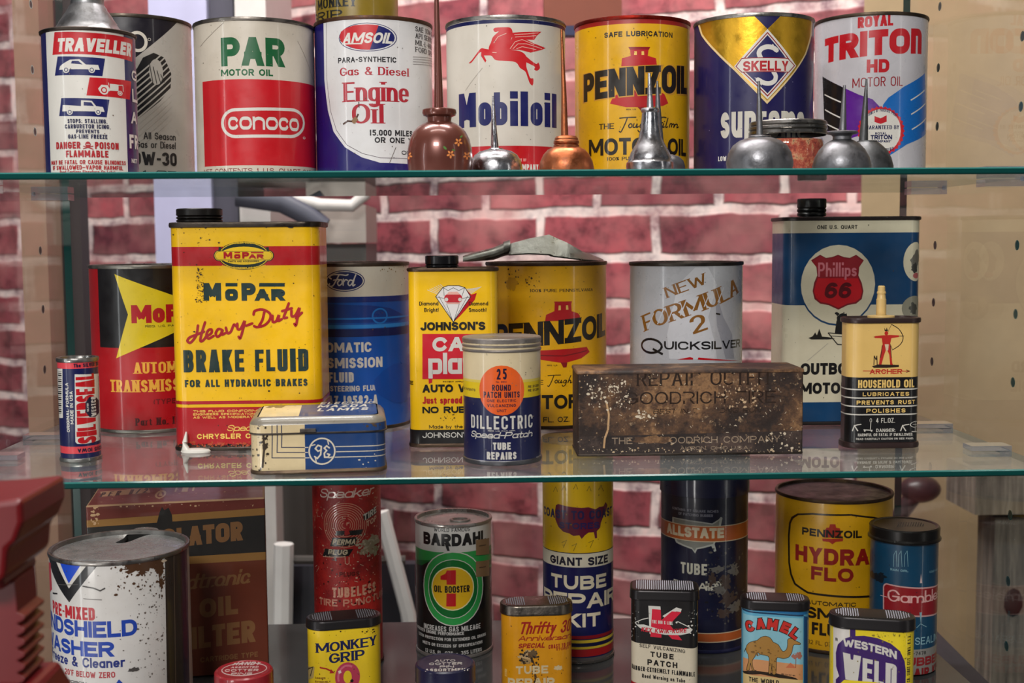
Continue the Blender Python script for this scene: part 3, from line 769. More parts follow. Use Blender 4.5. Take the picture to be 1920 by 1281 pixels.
k = MB(); p = at_y(1900, 1130, 1.449); kn = plain('#1d1a16', .8, name='dark_knot')
k.ball(p-o, (.012, .003, .018), kn); k.build('knot', t)
o = at_y(1725, 917, 1.62); t = thing('round_knob_lever', 'dark brown ball knob on a lever, blurred behind the blue round can', 'lever', (o.x, o.y, 0))
KN = plain('#352428', .35, name='dark_brown_knob')
b = MB(); b.ball((0, 0, o.z), (.028, .022, .0185), KN, 20); b.build('ball_knob', t)
b = MB(); q = [at_y(x, y, 1.62) for x, y in ((1712, 930), (1690, 962), (1660, 1020), (1600, 1200))]; b.tube([v-Vector((o.x, o.y, 0)) for v in q]+[(q[-1].x-o.x, 0, 0)], [.012, .011, .01, .01, .02], KN, 12); b.build('rod', t)
o = at_y(1790, 1281, 1.2)
b = MB(); z1 = at_y(1765, 1185, 1.2).z
b.add([(.402, 1.24, .02), (.47, 1.24, .02), (.47, .9, .02), (.402, .9, .02), (.402, 1.24, z1), (.47, 1.24, z1), (.47, .9, z1-.02), (.402, .9, z1-.02)], [(0,3,2,1),(4,5,6,7),(0,1,5,4),(1,2,6,5),(2,3,7,6),(3,0,4,7)], DARKB)  # made-up box standing in for a dark, shadowed wedge outside the case
tag(b.build('dark_wedge_box', smooth=False), 'dark box added low beside the right glass panel for a shadowed wedge', 'box')
# ------------------------------------------------------------------ can and tin builders
YEL, RED, NAVY, WHI, CRM, BLK_, GRN = '#f2bb0c', '#bc0c1a', '#10154a', '#d2cec6', '#d8cdb8', '#121012', '#06562c'
class Obj: pass
def can(label, xl, xr, py, z, base, R=None, yb=None, ytop=None, h=None, group=None, wear=.35, rough=.33, name='oil_can', cat='can', top=True):
    o = Obj(); o.x, o.y, o.R = place_cyl(xl, xr, py, R, yb, z); D = math.hypot(o.x, o.y); k = (D-o.R)/D
    o.h = h or z_at((xl+xr)/2, ytop, o.x*k, o.y*k)-z
    o.t = thing(name, label, cat, (o.x, o.y, z), 0, group); o.z = z
    o.w = Wall((o.x, o.y, z), circle(o.R), .0018, o.h-.0018, base, 0, wear, rough); return o
def rims(o, mat=RIM, lid=None, r=.0009, top=True, bot=True, depth=.003, lidname='lid'):
    R, h = o.R, o.h
    if bot:
        b = MB(); b.lathe([(R-.003, .0028), (R-.003, .0004), (R-.0014, 0), (R+r*.6, .0002), (R+r, .0014), (R+r*.6, .0028), (R-.0006, .0034)], mat); b.build('base_rim', o.t)
    if top:
        b = MB(); b.lathe([(R-.0006, h-.0034), (R+r*.6, h-.003), (R+r, h-.0016), (R+r*.6, h-.0002), (R-.0004, h), (R-.0016, h-.0004), (R-.002, h-depth)], mat); b.build('top_rim', o.t)
        b = MB(); lm = lid or TIN; b.lathe([(R-.0021, h-depth+.0002), (R-.006, h-depth), (R-.008, h-depth+.0008), (R*.55, h-depth+.0008), (R*.5, h-depth+.0004), (.0005, h-depth+.0004)], lm, cap1=True); b.build(lidname, o.t)
def fin(o, **kw):
    o.w.build('body', o.t); rims(o, **kw); return o
def tin(label, xl, xr, z, base, depth, r, yb=None, d=None, ytop=None, h=None, rot=0, width=None, group=None, wear=.35, rough=.33, name='oil_tin', cat='tin', k=6):
    o = Obj(); xm = (xl+xr)/2; a = math.radians(rot)
    if d is None: p = at_z(xm, yb, z)
    else:
        dd = ray(xm, 1200 if z == ZF else 640); q = d/math.hypot(dd.x, dd.y); p = Vector((dd.x*q, dd.y*q, z))
    dist = p.y*AY.y+p.x*AY.x
    o.W = width or ((xr-xl)*dist/F)
    n = Vector((-math.sin(a), math.cos(a)))
    o.x, o.y = p.x+n.x*depth/2, p.y+n.y*depth/2
    o.h = h or z_at(xm, ytop, p.x, p.y)-z
    o.prof = rrect(o.W, depth, r, k); o.D = depth; o.r = r; o.rot = a; o.z = z
    o.t = thing(name, label, cat, (o.x, o.y, z), a, group)
    o.w = Wall((o.x, o.y, z), o.prof, .0015, o.h-.0012, base, a, wear, rough); return o
def tin_ends(o, mat=DKTIN, top=True, ov=.0012, hh=.0035, bh=.003, topname='lid'):
    b = MB(); skin(b, o.prof, [(-.001, 0), (ov*.8, .0003), (ov, bh*.5), (ov*.7, bh), (-.0003, bh+.0004)], mat, cap0=True); b.build('base_rim', o.t)
    if top:
        h = o.h; b = MB(); skin(b, o.prof, [(-.0003, h-hh), (ov*.8, h-hh+.0004), (ov, h-hh*.5), (ov*.8, h-.0004), (0, h), (-.0012, h-.0003), (-.0016, h-.0012)], mat, cap1=True); b.build(topname, o.t)
def screw_cap(t, x, y, z0, R, h, mat, neck=True, name='cap', knurl=True, ridges=2):
    """threaded cap with a knurled skirt, local coordinates of thing t"""
    if neck:
        b = MB(); b.lathe([(R*1.02, z0-.0008), (R*.95, z0+.0006), (R*.86, z0+.0012), (R*.86, z0+h*.2)], mat, (x, y)); b.build('neck', t)
    b = MB(); n = 72; rings = []
    prof = [(.92, .10), (1.0, .14), (1.0, .24), (.93, .30)]
    for q in range(ridges-1): prof += [(1.0, .36+.0*q), (1.0, .44), (.93, .50)]
    kz0 = prof[-1][1]+.06
    prof += [(1.0, kz0), (1.0, .94), (.95, 1.0), (.6, 1.0)]
    for f, v in prof:
        rr = []
        for j in range(n):
            kk = (1-.018*(j % 2)) if (knurl and kz0-.01 <= v <= .95) else 1
            a = 2*PI*j/n; rr.append((x+R*f*kk*math.sin(a), y-R*f*kk*math.cos(a), z0+h*v))
        rings.append(rr)
    b.loft(rings, mat, True, True); b.build(name, t)
# ================================================================== TOP SHELF
RQ = .0465
# cone-top traveller can
NVB = '#1a1a5c'
o = can('white and navy cone-top can with three small vehicle pictures on the top shelf', 81, 257, 190, ZT, WHI, R=.0325, ytop=50, name='cone_top_can', wear=.2)
w = o.w; w.band(-20, 420, '#141450', -60, 91); w.band(-20, 420, '#141450', 236, 400)
w.X(50, 0, 9.6)
w.poly([(500, 580), (1200, 592), (1905, 715), (1900, 1115), (1190, 985), (465, 990)], '#b8101c'); w.T('TRAVELLER', 540, 1880, 690, 935, WHI, .25, sl=.16, sp=.07)
w.X()
B_ = '#121858'
w.poly([(108, 106), (197, 110), (192, 143), (103, 142)], B_); w.poly([(168, 145), (246, 153), (243, 187), (162, 179)], RED); w.poly([(115, 184), (205, 187), (200, 220), (111, 218)], B_)
w.poly([(111, 131), (113, 124), (119, 119), (131, 112), (149, 111), (161, 121), (184, 122), (187, 131)], WHI); w.poly([(133, 119), (135, 114), (147, 114), (155, 121)], B_)
for x in (124, 172): w.ell(x, 131, 6, 6, WHI); w.ring(x, 131, 4, 4, 1.4, B_, 14)
w.poly([(206, 157), (222, 159), (222, 171), (206, 170)], WHI); w.poly([(184, 166), (190, 159), (202, 160), (206, 167), (206, 171), (186, 171)], WHI); w.line([(204, 160), (203, 155)], 1.2, WHI); w.line([(222, 160), (230, 160), (231, 172)], 1.4, WHI)
for x, y, r in ((195, 169, 8.5), (225, 175, 4.5)): w.ell(x, y, r, r, WHI); w.ring(x, y, r*.68, r*.68, r*.25, RED, 14)
w.poly([(118, 197), (152, 199), (152, 188), (172, 189), (180, 199), (193, 201), (196, 210), (117, 209)], WHI); w.poly([(157, 191), (171, 192), (176, 199), (157, 198)], B_)
for x in (131, 184): w.ell(x, 210, 5.5, 5.5, WHI); w.ring(x, 210, 3.6, 3.6, 1.3, B_, 14)
for s, a, b_, c, d_ in (('STOPS: STALLING,', 127, 201, 223, 231), ('CARBURETOR ICING,', 122, 207, 233, 241), ('PREVENTS', 143, 186, 243, 250), ('GAS-LINE FREEZE', 128, 201, 252, 260)): w.T(s, a, b_, c, d_, '#161640', .2, sp=.14)
DR = '#a5121c'
w.T('DANGER', 106, 151, 266, 279, DR, .2); w.T('POISON', 178, 222, 267, 280, DR, .2); w.T('FLAMMABLE', 124, 203, 282, 295, DR, .2)
w.ell(165, 271, 5, 5.5, DR); w.line([(156, 279), (175, 274)], 1.6, DR); w.line([(156, 274), (175, 280)], 1.6, DR); w.ell(163.4, 271, 1.1, 1.1, WHI, 8); w.ell(166.8, 271, 1.1, 1.1, WHI, 8)
w.T('MAY BE FATAL OR CAUSE BLINDNESS', 97, 235, 300, 308, DR, .18); w.T('IF SWALLOWED~VAPOR HARMFUL', 100, 230, 310, 318, DR, .18); w.T('Read Cautions Elsewhere On Label', 113, 215, 319, 325, DR, .16)
for s, a, b_, c, d_ in (('G', 246, 255, 133, 151), ('LI', 247, 257, 168, 192), ('A', 245, 255, 210, 232), ('FR', 242, 257, 253, 279), ('NET', 246, 256, 298, 306)): w.T(s, a, b_, c, d_, WHI, .2)
w.specks(100, 230, 60, 320, 40, 1.2, '#6d5a48', 3)
o.w.build('body', o.t); R, h = o.R, o.h
b = MB(); b.lathe([(R-.002, .0006), (R+.0006, 0), (R+.0009, .0016), (R-.0004, .003)], RIM); b.build('base_rim', o.t)
b = MB(); b.lathe([(R-.0004, h-.003), (R+.0012, h-.0022), (R+.0014, h-.0006), (R, h+.0002), (R-.004, h-.0002)], DKTIN); b.build('top_rim', o.t)
b = MB(); cz = metal('#8c8c8e', .38, .45, '#3a342e')
b.lathe([(R-.003, h-.0006), (R*.76, h+.0008), (R*.72, h+.0022), (R*.63, h+.0066), (R*.625, h+.0074), (R*.54, h+.0112), (R*.535, h+.0119), (R*.43, h+.0168), (R*.41, h+.0185), (R*.385, h+.0195), (R*.36, h+.021), (R*.36, h+.030)], cz); b.build('cone_top', o.t)
b = MB(); b.lathe([(R*.36, h+.0292), (R*.42, h+.0292), (R*.43, h+.031), (R*.43, h+.037), (R*.40, h+.0385), (.001, h+.0385)], RIM, cap1=True); b.build('cap', o.t)
# silver 10W-30 can
SLV = '#a9a49c'
o = can('silver quart can lettered 10W-30 with a black corner, partly behind the cone-top can', 139, 362, 190, ZT, SLV, R=.0482, ytop=25, wear=.2, rough=.3)
w = o.w; w.poly([(120, 0), (250, 18), (342, 30), (257, 106), (200, 150), (120, 160)], '#17131d')
w.poly([(225, 150), (257, 128), (268, 108), (288, 99), (308, 108), (321, 138), (320, 165), (300, 190), (255, 226), (225, 240)], BLK_)
w.ell(293, 135, 13, 24, SLV)
for i in range(13):
    y = 122+i*11.5; w.line([(236, y+38), (322, y-38)], 2.6, SLV)
for i in range(4): w.line([(280+i*7, 118+i*7), (287+i*7, 158-i*1)], 1.4, BLK_)
w.ring(258, 78, 19, 20, 6, '#c9c2b6', 24); w.ring(280, 74, 3, 3, .8, '#c9c2b6', 10)
w.T('All Season', 269, 329, 249, 262, '#1c1a1c', .13, sp=.08); w.T('Gas or Diesel', 254, 329, 265, 278, '#1c1a1c', .13, sp=.08); w.T('10W-30', 236, 331, 285, 310, '#1c1a1c', .2, sp=.07); w.T('1 QT', 265, 330, 320, 330, '#1c1a1c', .15)
fin(o, mat=metal('#4c463e', .4, .4))
# white and red can
o = can('off-white over red quart can with large green letters and a white oval outline', 366, 591, 190, ZT, '#c6bdae', R=RQ, ytop=31, wear=.35)
w = o.w; w.X(360, 0, 3.767)
w.T('PAR', 205, 655, 262, 465, GRN, .25, sp=.05); w.T('MOTOR OIL', 205, 572, 487, 534, GRN, .21, sp=.12)
w.band(560, 1168, RED, 82, 873)
w.rrect(215, 790, 775, 965, 92, WHI, 22); w.T('conoco', 255, 755, 825, 917, WHI, .25, xonly=True, sp=.06)
w.ring(792, 975, 9, 9, 3, WHI, 10); w.T('NET CONTENTS 1 U.S. QUART 946 ML', 85, 872, 1188, 1222, '#7a1a20', .13)
w.line([(60, 330), (130, 250), (225, 160)], 4, '#7d7266'); w.line([(745, 290), (850, 560)], 3, '#7d7266'); w.specks(60, 860, 150, 560, 30, 1.2, '#6d6256', 5)
fin(o, mat=metal('#77716a', .35, .35))
# blue and white engine oil can
o = can('white and royal blue quart can lettered Engine Oil behind the brown painted oiler', 592, 811, 190, ZT, '#150f60', R=RQ, ytop=28, wear=.3)
w = o.w; w.X(360, 0, 3.767); WS = '#d3d2d2'
w.poly([(928, 120), (935, 560), (948, 690), (960, 780), (1000, 930), (1080, 1040), (1200, 1112), (1330, 1150), (1520, 1158), (1720, 1150), (1720, 100), (1300, 90)], WS)
w.line([(948, 150), (952, 560), (978, 780), (1020, 920), (1095, 1025), (1205, 1085), (1330, 1115), (1530, 1122), (1700, 1118)], 4, '#4a3a48')
w.ell(1237, 262, 212, 102, '#33305e'); w.ell(1237, 262, 205, 97, WS); w.ell(1237, 262, 195, 90, '#131a5e'); w.poly([(1043, 262), (1052, 225), (1090, 198), (1150, 178), (1237, 172), (1318, 178), (1255, 352), (1160, 346), (1085, 320), (1050, 292)], RED)
w.T('AMSOIL', 1060, 1425, 228, 305, WHI, .2, sl=.3, sp=.07); w.line([(1060, 312), (1200, 308)], 9, WHI)
w.T('PARA-SYNTHETIC', 1032, 1444, 400, 438, '#1a181c', .19); E_ = '#a8182a'
w.T('Gas & Diesel', 1045, 1532, 472, 530, E_, .2, ct=.45, serif=.8, sp=.1); w.T('Engine', 1070, 1530, 578, 716, E_, .2, ct=.4, serif=.8, sp=.05, xh=.72); w.T('Oil', 1130, 1358, 733, 872, E_, .2, ct=.4, serif=.8, sp=.07, xh=.72)
w.T('15,000 MILES', 1252, 1556, 918, 960, '#1a181c', .2); w.T('OR ONE YEAR', 1290, 1630, 972, 1012, '#1a181c', .2); w.T('ONE U.S. QUART', 1480, 1760, 1072, 1100, '#1a181c', .18)
for i, s in enumerate(('SAE 10W-40', 'API SERVICE', 'MIL-L-46152', 'FORD SPEC')): w.T(s, 1577, 1712, 200+i*48, 236+i*48, '#3a3638', .2, ct=.5, serif=.8)
for i in range(4): w.line([(1560, 402+i*17), (1700, 418+i*17)], 4, '#8b8686')
w.line([(1068, 878), (1100, 855), (1150, 860), (1175, 805)], 12, '#4a2c1c'); w.blob(1150, 850, 26, 26, '#8a6a4a', 4); w.line([(1178, 720), (1180, 760)], 6, '#2c2018'); w.line([(1395, 1150), (1440, 1040)], 4, '#6a6058'); w.specks(960, 1680, 140, 1120, 40, 1.2, '#4a3c30', 7)
fin(o, mat=metal('#5a4030', .5, .75, '#3b2015'))
# red winged horse can
o = can('white quart can with a red winged horse above large navy lettering', 838, 1060, 190, ZT, '#cfc8bb', R=RQ, ytop=27, wear=.25)
w = o.w; w.band(36, 43, NAVY); w.X(740, 0, 3.767); HR = '#c4161e'
w.poly([(697, 210), (712, 196), (775, 192), (815, 195), (832, 220), (830, 255), (818, 290), (800, 345), (880, 360), (925, 390), (930, 440), (930, 470), (942, 510), (958, 552), (980, 556), (976, 602), (955, 590), (938, 545), (922, 505), (885, 480), (855, 440), (780, 430), (715, 425), (690, 400), (668, 370), (665, 335), (680, 300), (695, 260), (735, 222), (710, 227)], HR, sm=True)
w.poly([(910, 385), (960, 425), (1000, 452), (1015, 442), (1026, 480), (1005, 500), (985, 490), (990, 472), (950, 450), (915, 430)], HR, sm=True)
w.poly([(695, 360), (640, 345), (608, 343), (575, 385), (545, 425), (524, 446), (545, 440), (600, 372), (640, 372), (700, 402)], HR, sm=True)
w.poly([(640, 362), (612, 365), (610, 395), (640, 442), (648, 428), (630, 392), (690, 392)], HR)
w.poly([(825, 232), (900, 226), (1036, 224), (1005, 252), (985, 282), (900, 280), (830, 275)], HR); w.poly([(800, 320), (830, 268), (905, 268), (985, 308), (1066, 340), (1040, 352), (960, 372), (880, 352), (795, 352)], HR)
LN = '#e2b8a8'
for q in (((845, 245), (930, 240), (1015, 232)), ((850, 262), (930, 258), (1000, 252)), ((815, 345), (850, 295), (900, 280), (985, 315)), ((835, 345), (870, 310), (930, 310), (1040, 345)), ((860, 345), (900, 330), (1000, 352)), ((700, 305), (730, 260), (790, 235)), ((690, 370), (720, 372))): w.line(q, 4, LN)
w.T('Mobiloil', 455, 1142, 645, 890, '#12175a', .23, sp=.08, xh=.72)
w.band(1030, 1300, RED); w.T('MADE BY', 850, 930, 1120, 1140, '#e8b0a8', .16); w.T('COMPANY', 850, 1015, 1160, 1202, WHI, .18)
w.line([(1180, 200), (1190, 700), (1188, 1050)], 5, '#6a6258'); w.line([(500, 640), (620, 480)], 5, '#b5ada0'); w.specks(400, 1180, 150, 1000, 25, 1.1, '#6a6258', 8)
fin(o, mat=metal('#8d8984', .3, .3))
# yellow bell can, top shelf
def tough(w, x0, y0, k, col, film=True):
    L = lambda pts: [(x0+a*k, y0+b_*k) for a, b_ in pts]
    for pts in (((0, 8), (60, 2), (130, 0)), ((62, 4), (40, 60), (10, 118), (-4, 112)), ((85, 52), (72, 66), (78, 84), (95, 78), (98, 58), (85, 52)), ((115, 52), (108, 80), (128, 78), (140, 52), (136, 82), (150, 74)),
                ((190, 54), (170, 56), (162, 78), (178, 82), (194, 54), (182, 100), (158, 118), (146, 104)), ((238, 4), (222, 40), (204, 84), (220, 56), (236, 58), (232, 82), (250, 74))): w.curve(L(pts), 9*k, col)
    if film:
        for pts in (((300, 6), (350, 0), (372, 4)), ((335, 4), (318, 50), (292, 112), (276, 100)), ((312, 46), (345, 44)), ((352, 52), (344, 80), (358, 78)), ((386, 8), (368, 78), (384, 76)), ((396, 82), (404, 54), (418, 56), (412, 82), (420, 58), (436, 58), (430, 84), (446, 58), (462, 60), (456, 84), (470, 78))): w.curve(L(pts), 9*k, col)
        w.ell(x0+358*k, y0+34*k, 5*k, 5*k, col, 8)
def bell(w, h, dome, flare, knob, win, col='#b5161c'):
    w.poly(h, col); w.poly(dome, col); w.poly(flare, col)
    if knob: w.poly(knob, '#8a1016')
    for q in win: w.poly(q, '#e8c060')
o = can('yellow quart can with a red rim and red bell on the top shelf', 1078, 1293, 190, ZT, '#dba60a', R=RQ, ytop=28, wear=.5)
w = o.w; w.band(20, 44, '#9a1a14'); w.X(1060, 0, 3.767); K = '#19120a'
w.T('SAFE LUBRICATION', 275, 757, 218, 256, K, .24)
bell(w, [(462, 400), (455, 332), (590, 332), (582, 400)], [(395, 468), (400, 412), (460, 395), (585, 395), (640, 412), (648, 468)], [(315, 732), (335, 690), (400, 640), (650, 640), (700, 665), (727, 730), (690, 748), (600, 758), (430, 758)], [(510, 756), (540, 790), (560, 756)], [[(485, 388), (487, 362), (505, 362), (505, 388)], [(538, 388), (538, 362), (555, 362), (557, 388)]])
w.poly([(455, 350), (445, 332), (600, 332), (590, 350)], '#8a1016'); w.band(640, 656, '#8a1016', 390, 660)
w.T('PENNZOIL', 126, 862, 470, 672, '#c89030', .23, rise=56, sp=.03, grow=.07); w.T('PENNZOIL', 130, 858, 468, 670, K, .23, rise=56, sp=.03)
w.T('REG. U.S.', 430, 500, 768, 778, K, .16); w.T('THE', 238, 345, 873, 912, K, .2, ct=.6, serif=1); tough(w, 384, 828, .88, K)
w.T('MOTOR OIL', 168, 850, 972, 1092, K, .19, sp=.07); w.T('100% PURE PENNSYLVANIA', 292, 790, 1106, 1130, K, .2, ct=.6, serif=.8)
w.specks(90, 860, 170, 1180, 60, 1.5, '#6a4a10', 9)
fin(o, mat=metal('#7a1e16', .45, .4), lid=DKTIN)
# navy and gold diamond can
GOLD = metal('#d6a530', .36, .08, '#8a6414', 'gold_foil', 30, .85)
o = can('dark navy quart can with a gold foil band and a white diamond badge', 1301, 1525, 190, ZT, '#160f48', R=RQ, ytop=23, wear=.25)
w = o.w; w.X(1060, 0, 3.767)
w.poly([(915, 60), (960, 250), (1060, 370), (1195, 500), (1425, 735), (1625, 505), (1700, 385), (1740, 250), (1750, 80), (1400, 40)], '#d9bf8a'); w.poly([(925, 60), (968, 240), (1065, 355), (1200, 485), (1425, 712), (1618, 500), (1692, 380), (1730, 250), (1740, 80), (1400, 40)], GOLD)
w.poly([(1325, 60), (1325, 105), (1428, 205), (1528, 105), (1528, 60)], '#160f48')
w.poly([(1428, 205), (1630, 465), (1428, 702), (1192, 470)], WHI); w.poly([(1428, 225), (1613, 465), (1428, 684), (1210, 470)], '#8a1420'); w.poly([(1428, 236), (1605, 465), (1428, 672), (1220, 470)], WHI); w.poly([(1428, 248), (1596, 465), (1428, 660), (1230, 470)], '#1d1a55')
w.curve([(1492, 355), (1465, 336), (1425, 330), (1385, 345), (1368, 375), (1380, 412)], 34, WHI); w.curve([(1470, 508), (1486, 538), (1478, 570), (1448, 588), (1405, 586), (1360, 562)], 32, WHI); w.poly([(1500, 365), (1445, 345), (1465, 308)], WHI); w.poly([(1335, 545), (1395, 575), (1385, 605)], WHI)
w.poly([(1245, 410), (1572, 410), (1622, 464), (1578, 513), (1245, 513), (1202, 470)], '#8a1420'); w.poly([(1248, 416), (1570, 416), (1614, 464), (1576, 507), (1248, 507), (1210, 470)], WHI); w.T('SKELLY', 1255, 1575, 428, 500, '#a8141e', .2, sp=.07)
w.T('supreme', 1098, 1684, 783, 968, '#c9c4b8', .25, xonly=True, sp=.08, rad=.7); w.T('LOW ASH', 1080, 1210, 1102, 1136, WHI, .2)
w.specks(930, 1700, 500, 1180, 20, 1, '#8a86a8', 4)
fin(o, mat=metal('#8d8a84', .32, .4))
# silver HD can
o = can('silver white quart can lettered HD with purple and blue wings', 1526, 1738, 190, ZT, '#b7b4b8', R=RQ, ytop=22, wear=.25, rough=.25)
w = o.w; w.X(1440, 0, 3.767); TR = '#b0101c'
w.T('ROYAL', 634, 885, 110, 188, TR, .26, rise=10, sp=.05, rad=.7); w.T('TRITO^', 402, 1085, 212, 392, TR, .29, rise=45, sp=.05, rad=.8); w.T('HD', 697, 857, 418, 512, TR, .27, sp=.08); w.T('MOTOR OIL', 596, 952, 543, 610, '#8a1420', .1, rise=6)
PU, BU = '#5a1f86', '#1263b0'
w.poly([(385, 540), (520, 612), (640, 668), (740, 702), (790, 755), (760, 850), (640, 960), (560, 985), (405, 922)], PU); w.poly([(385, 540), (540, 622), (545, 800), (490, 935), (400, 920)], BLK_)
w.poly([(812, 740), (850, 690), (960, 612), (1108, 515), (1116, 940), (980, 1020), (825, 1118), (800, 1060)], BU)
for a, b_ in (((400, 668), (515, 722)), ((403, 775), (512, 832)), ((408, 872), (500, 918)), ((1008, 708), (1105, 636)), ((1010, 808), (1110, 730)), ((1015, 915), (1114, 834))): w.line([a, b_], 9, WHI)
c = (798, 925); w.poly([(c[0]+(168-12*(i % 2))*math.cos(PI*i/32), c[1]+(176-12*(i % 2))*math.sin(PI*i/32)) for i in range(64)], '#c01826'); w.ell(*c, 146, 155, WHI)
w.poly([(752, 820), (795, 836), (838, 814), (838, 860), (795, 876), (752, 862)], '#b8202a'); w.T('3 TIMES OF PURCHASE PRICE', 690, 912, 812, 834, NAVY, .2, arch=45)
w.T('GUARANTEED BY', 668, 925, 886, 913, NAVY, .2, ct=.5, serif=.8); w.T('ROYAL', 757, 838, 934, 951, NAVY, .22); w.T('TRITON', 724, 876, 953, 985, NAVY, .24, sp=.06); w.T('COMPANY', 738, 866, 990, 1008, NAVY, .22); w.T('IF NOT SATISFIED', 735, 885, 1035, 1060, NAVY, .2, arch=-14)
fin(o, mat=metal('#4a4036', .45, .6))
# tall tin standing behind
o = can('tall dull yellow round can standing behind the blue and white engine oil can', 592, 747, 60, ZT, '#8a7420', R=.0355, h=.225, wear=.6, name='tall_round_can')
w = o.w; w.T('MONKEY', 596, 668, -6, 13, '#14140f', .24, ct=.7, serif=.8); w.T('GRIP', 588, 642, 20, 37, '#14140f', .24, ct=.7, serif=.8); w.T('TUBE REPAIR', 600, 690, 120, 140, '#14140f', .2)
fin(o)
# ------------------------------------------------------------------ pump oilers on the front of the top shelf
def oiler(label, xc, d, prof, mat, spout, smat=None, name='pump_oiler', collar=None, decor=None, group='bottom-push oilers on the top shelf'):
    """prof: (half width px, y px) from the base up; spout: list of (x px, y px, half width px)"""
    dd = ray(xc, 320); q = d/math.hypot(dd.x, dd.y); x, y = dd.x*q, dd.y*q
    dist = x*AY.x+y*AY.y; s = dist/F
    t = thing(name, label, 'oiler', (x, y, ZT), 0, group)
    zz = lambda py: max(0, z_at(xc, py, x, y)-ZT)
    pr = [(r*s, zz(v)) for r, v in prof]
    z_last = 0
    pr = [(pr[0][0]*.96, 0.0)] + [p for p in pr if p[1] > .0008]
    b = MB(); b.lathe([(.001, .0006)]+pr, mat, seg=56, cap1=True)
    if decor: decor(b, x, y)
    bo = b.build('bulb', t)
    if collar:
        b = MB(); b.lathe([(r*s, zz(v)) for r, v in collar], smat or mat, seg=40, cap1=True); b.build('collar', t)
    if spout:
        pts = []; rad = []
        for px_, py_, hw in spout:
            pts.append(((px_-xc)*s, 0, zz(py_))); rad.append(hw*s)
        b = MB(); b.tube(pts, rad, smat or mat, 16); b.build('spout', t)
    return t, bo, x, y, s
CU = metal('#a8623f', .35, .5, '#4a2a1c', 'copper'); BRN = plain('#6a3a30', .28, .35, name='brown_painted_copper', Coat_Weight=.4)
STL = metal('#b4b4b8', .22, .25, '#4a4642', 'bright_steel'); GRY = metal('#77777a', .42, .4, '#33302e', 'dull_steel')
FO = plain('#e08a4a', .4, name='orange_flower_paint'); FG = plain('#4f7a34', .4, name='green_leaf_paint'); FC = plain('#7a2a1c', .4, name='flower_centre')
def flowers(fb, x, y):
    # painted flowers follow the bulb
    bvh = BVHTree.FromPolygons([v.copy() for v in fb.v], [f[:] for f in fb.f]); L = Vector((x, y, ZT))
    def hitp(a, c):
        h_ = bvh.ray_cast(CAM-L, ray(a, c).normalized()); return h_[0]+h_[1]*.00012 if h_[0] else None
    def petal(px_, py_, r, mt, ecc=1.7, ang=0):
        ca, sa = math.cos(ang), math.sin(ang)
        pts = [hitp(px_+r*(ecc*math.cos(k)*ca-math.sin(k)*sa), py_+r*(ecc*math.cos(k)*sa+math.sin(k)*ca)) for k in [-2*PI*i/8 for i in range(8)]]
        if all(pts): fb.add(pts, [list(range(8))], mt)
    for fx, fy, r in ((395, 1090, 1), (450, 1005, 1), (510, 1100, .95), (100, 1100, .9)):
        X0, Y0 = 740+fx/3.767, fy/3.767
        for k in range(5):
            a = 2*PI*k/5+.3; petal(X0+4.6*r*math.cos(a), Y0+4.8*r*math.sin(a), 1.9*r, FO, 1.7, a)
        petal(X0, Y0, 1.3, FC, 1)
    for fx, fy, r, an in ((355, 1045, 2.2, .8), (470, 965, 1.5, -.8), (415, 1060, 1.6, .4)): petal(740+fx/3.767, fy/3.767, r, FG, 2, an)
oiler('brown oiler painted with orange flowers, tallest spout on the top shelf', 825, .86, [(61, 330), (61, 300), (60, 280), (56, 262), (49, 248), (40, 238), (30, 232), (24, 229)], BRN,
    [(824, 206, 9), (824, 150, 7.5), (823, 60, 5.5), (822, -70, 3)], collar=[(23, 236), (22, 226), (23, 220), (30, 217), (32, 212), (31, 206), (27, 204), (10, 204)], decor=flowers)
oiler('small bright steel dome oiler in front of the red winged horse can', 930, .88, [(50, 330), (50, 316), (47, 302), (40, 291), (30, 284), (18, 281), (14, 280)], STL, [(928, 278, 7.6), (926.5, 230, 4.5), (925.5, 180, 1.7)], collar=[(12, 284), (13.5, 283), (13.5, 279.5), (12.5, 278.5), (8, 278)])
oiler('copper dome oiler with ridged collar and a long thin spout leaning left', 1062, .87, [(52, 335), (52, 318), (49, 303), (43, 290), (35, 281), (25, 276)], CU, [(1059, 262, 7), (1058, 180, 5), (1054, 55, 2.2)], collar=[(22, 283), (22, 279), (24, 277), (24, 273), (22, 271), (24, 269), (24, 265), (22, 263), (22, 260), (19, 256), (8, 254)])
oiler('bright steel funnel shaped oiler with flared skirt in front of the yellow bell can', 1219, .86, [(45, 330), (45, 312), (44, 305), (41, 302), (40, 297), (36, 286), (29, 274), (22, 260), (18, 240), (16, 220), (15, 210)], STL, [(1219, 204, 6.6), (1218, 170, 4.2), (1217, 137, 2.6)], collar=[(15, 212), (17, 209), (17.5, 206), (16, 203), (7, 202.5)])
oiler('dull steel oiler mostly hidden behind the funnel shaped oiler', 1247, .95, [(38, 330), (37, 312), (34, 302), (26, 294), (14, 290)], GRY, [(1238, 296, 9), (1234, 230, 7), (1232, 152, 2)])
oiler('grey steel ball oiler with a pitted surface in front of the dark navy can', 1424, .866, [(62, 335), (62, 305), (58, 287), (50, 273), (38, 264), (24, 259)], GRY, [(1424, 257, 6.4), (1423, 215, 5.2), (1421, 152, 2.4)], collar=[(20, 262), (21, 259), (21, 256), (19, 254.5), (8, 254)])
oiler('grey steel oiler with a wide ringed neck, second from the right', 1578, .872, [(55, 335), (54, 312), (50, 296), (42, 281), (32, 270), (22, 264), (18, 262)], GRY, [(1579, 247, 7), (1580, 210, 5), (1581, 160, 2.4)], collar=[(17, 266), (17, 256), (20, 253), (28, 251), (29, 248), (26, 246.5), (8, 246)])
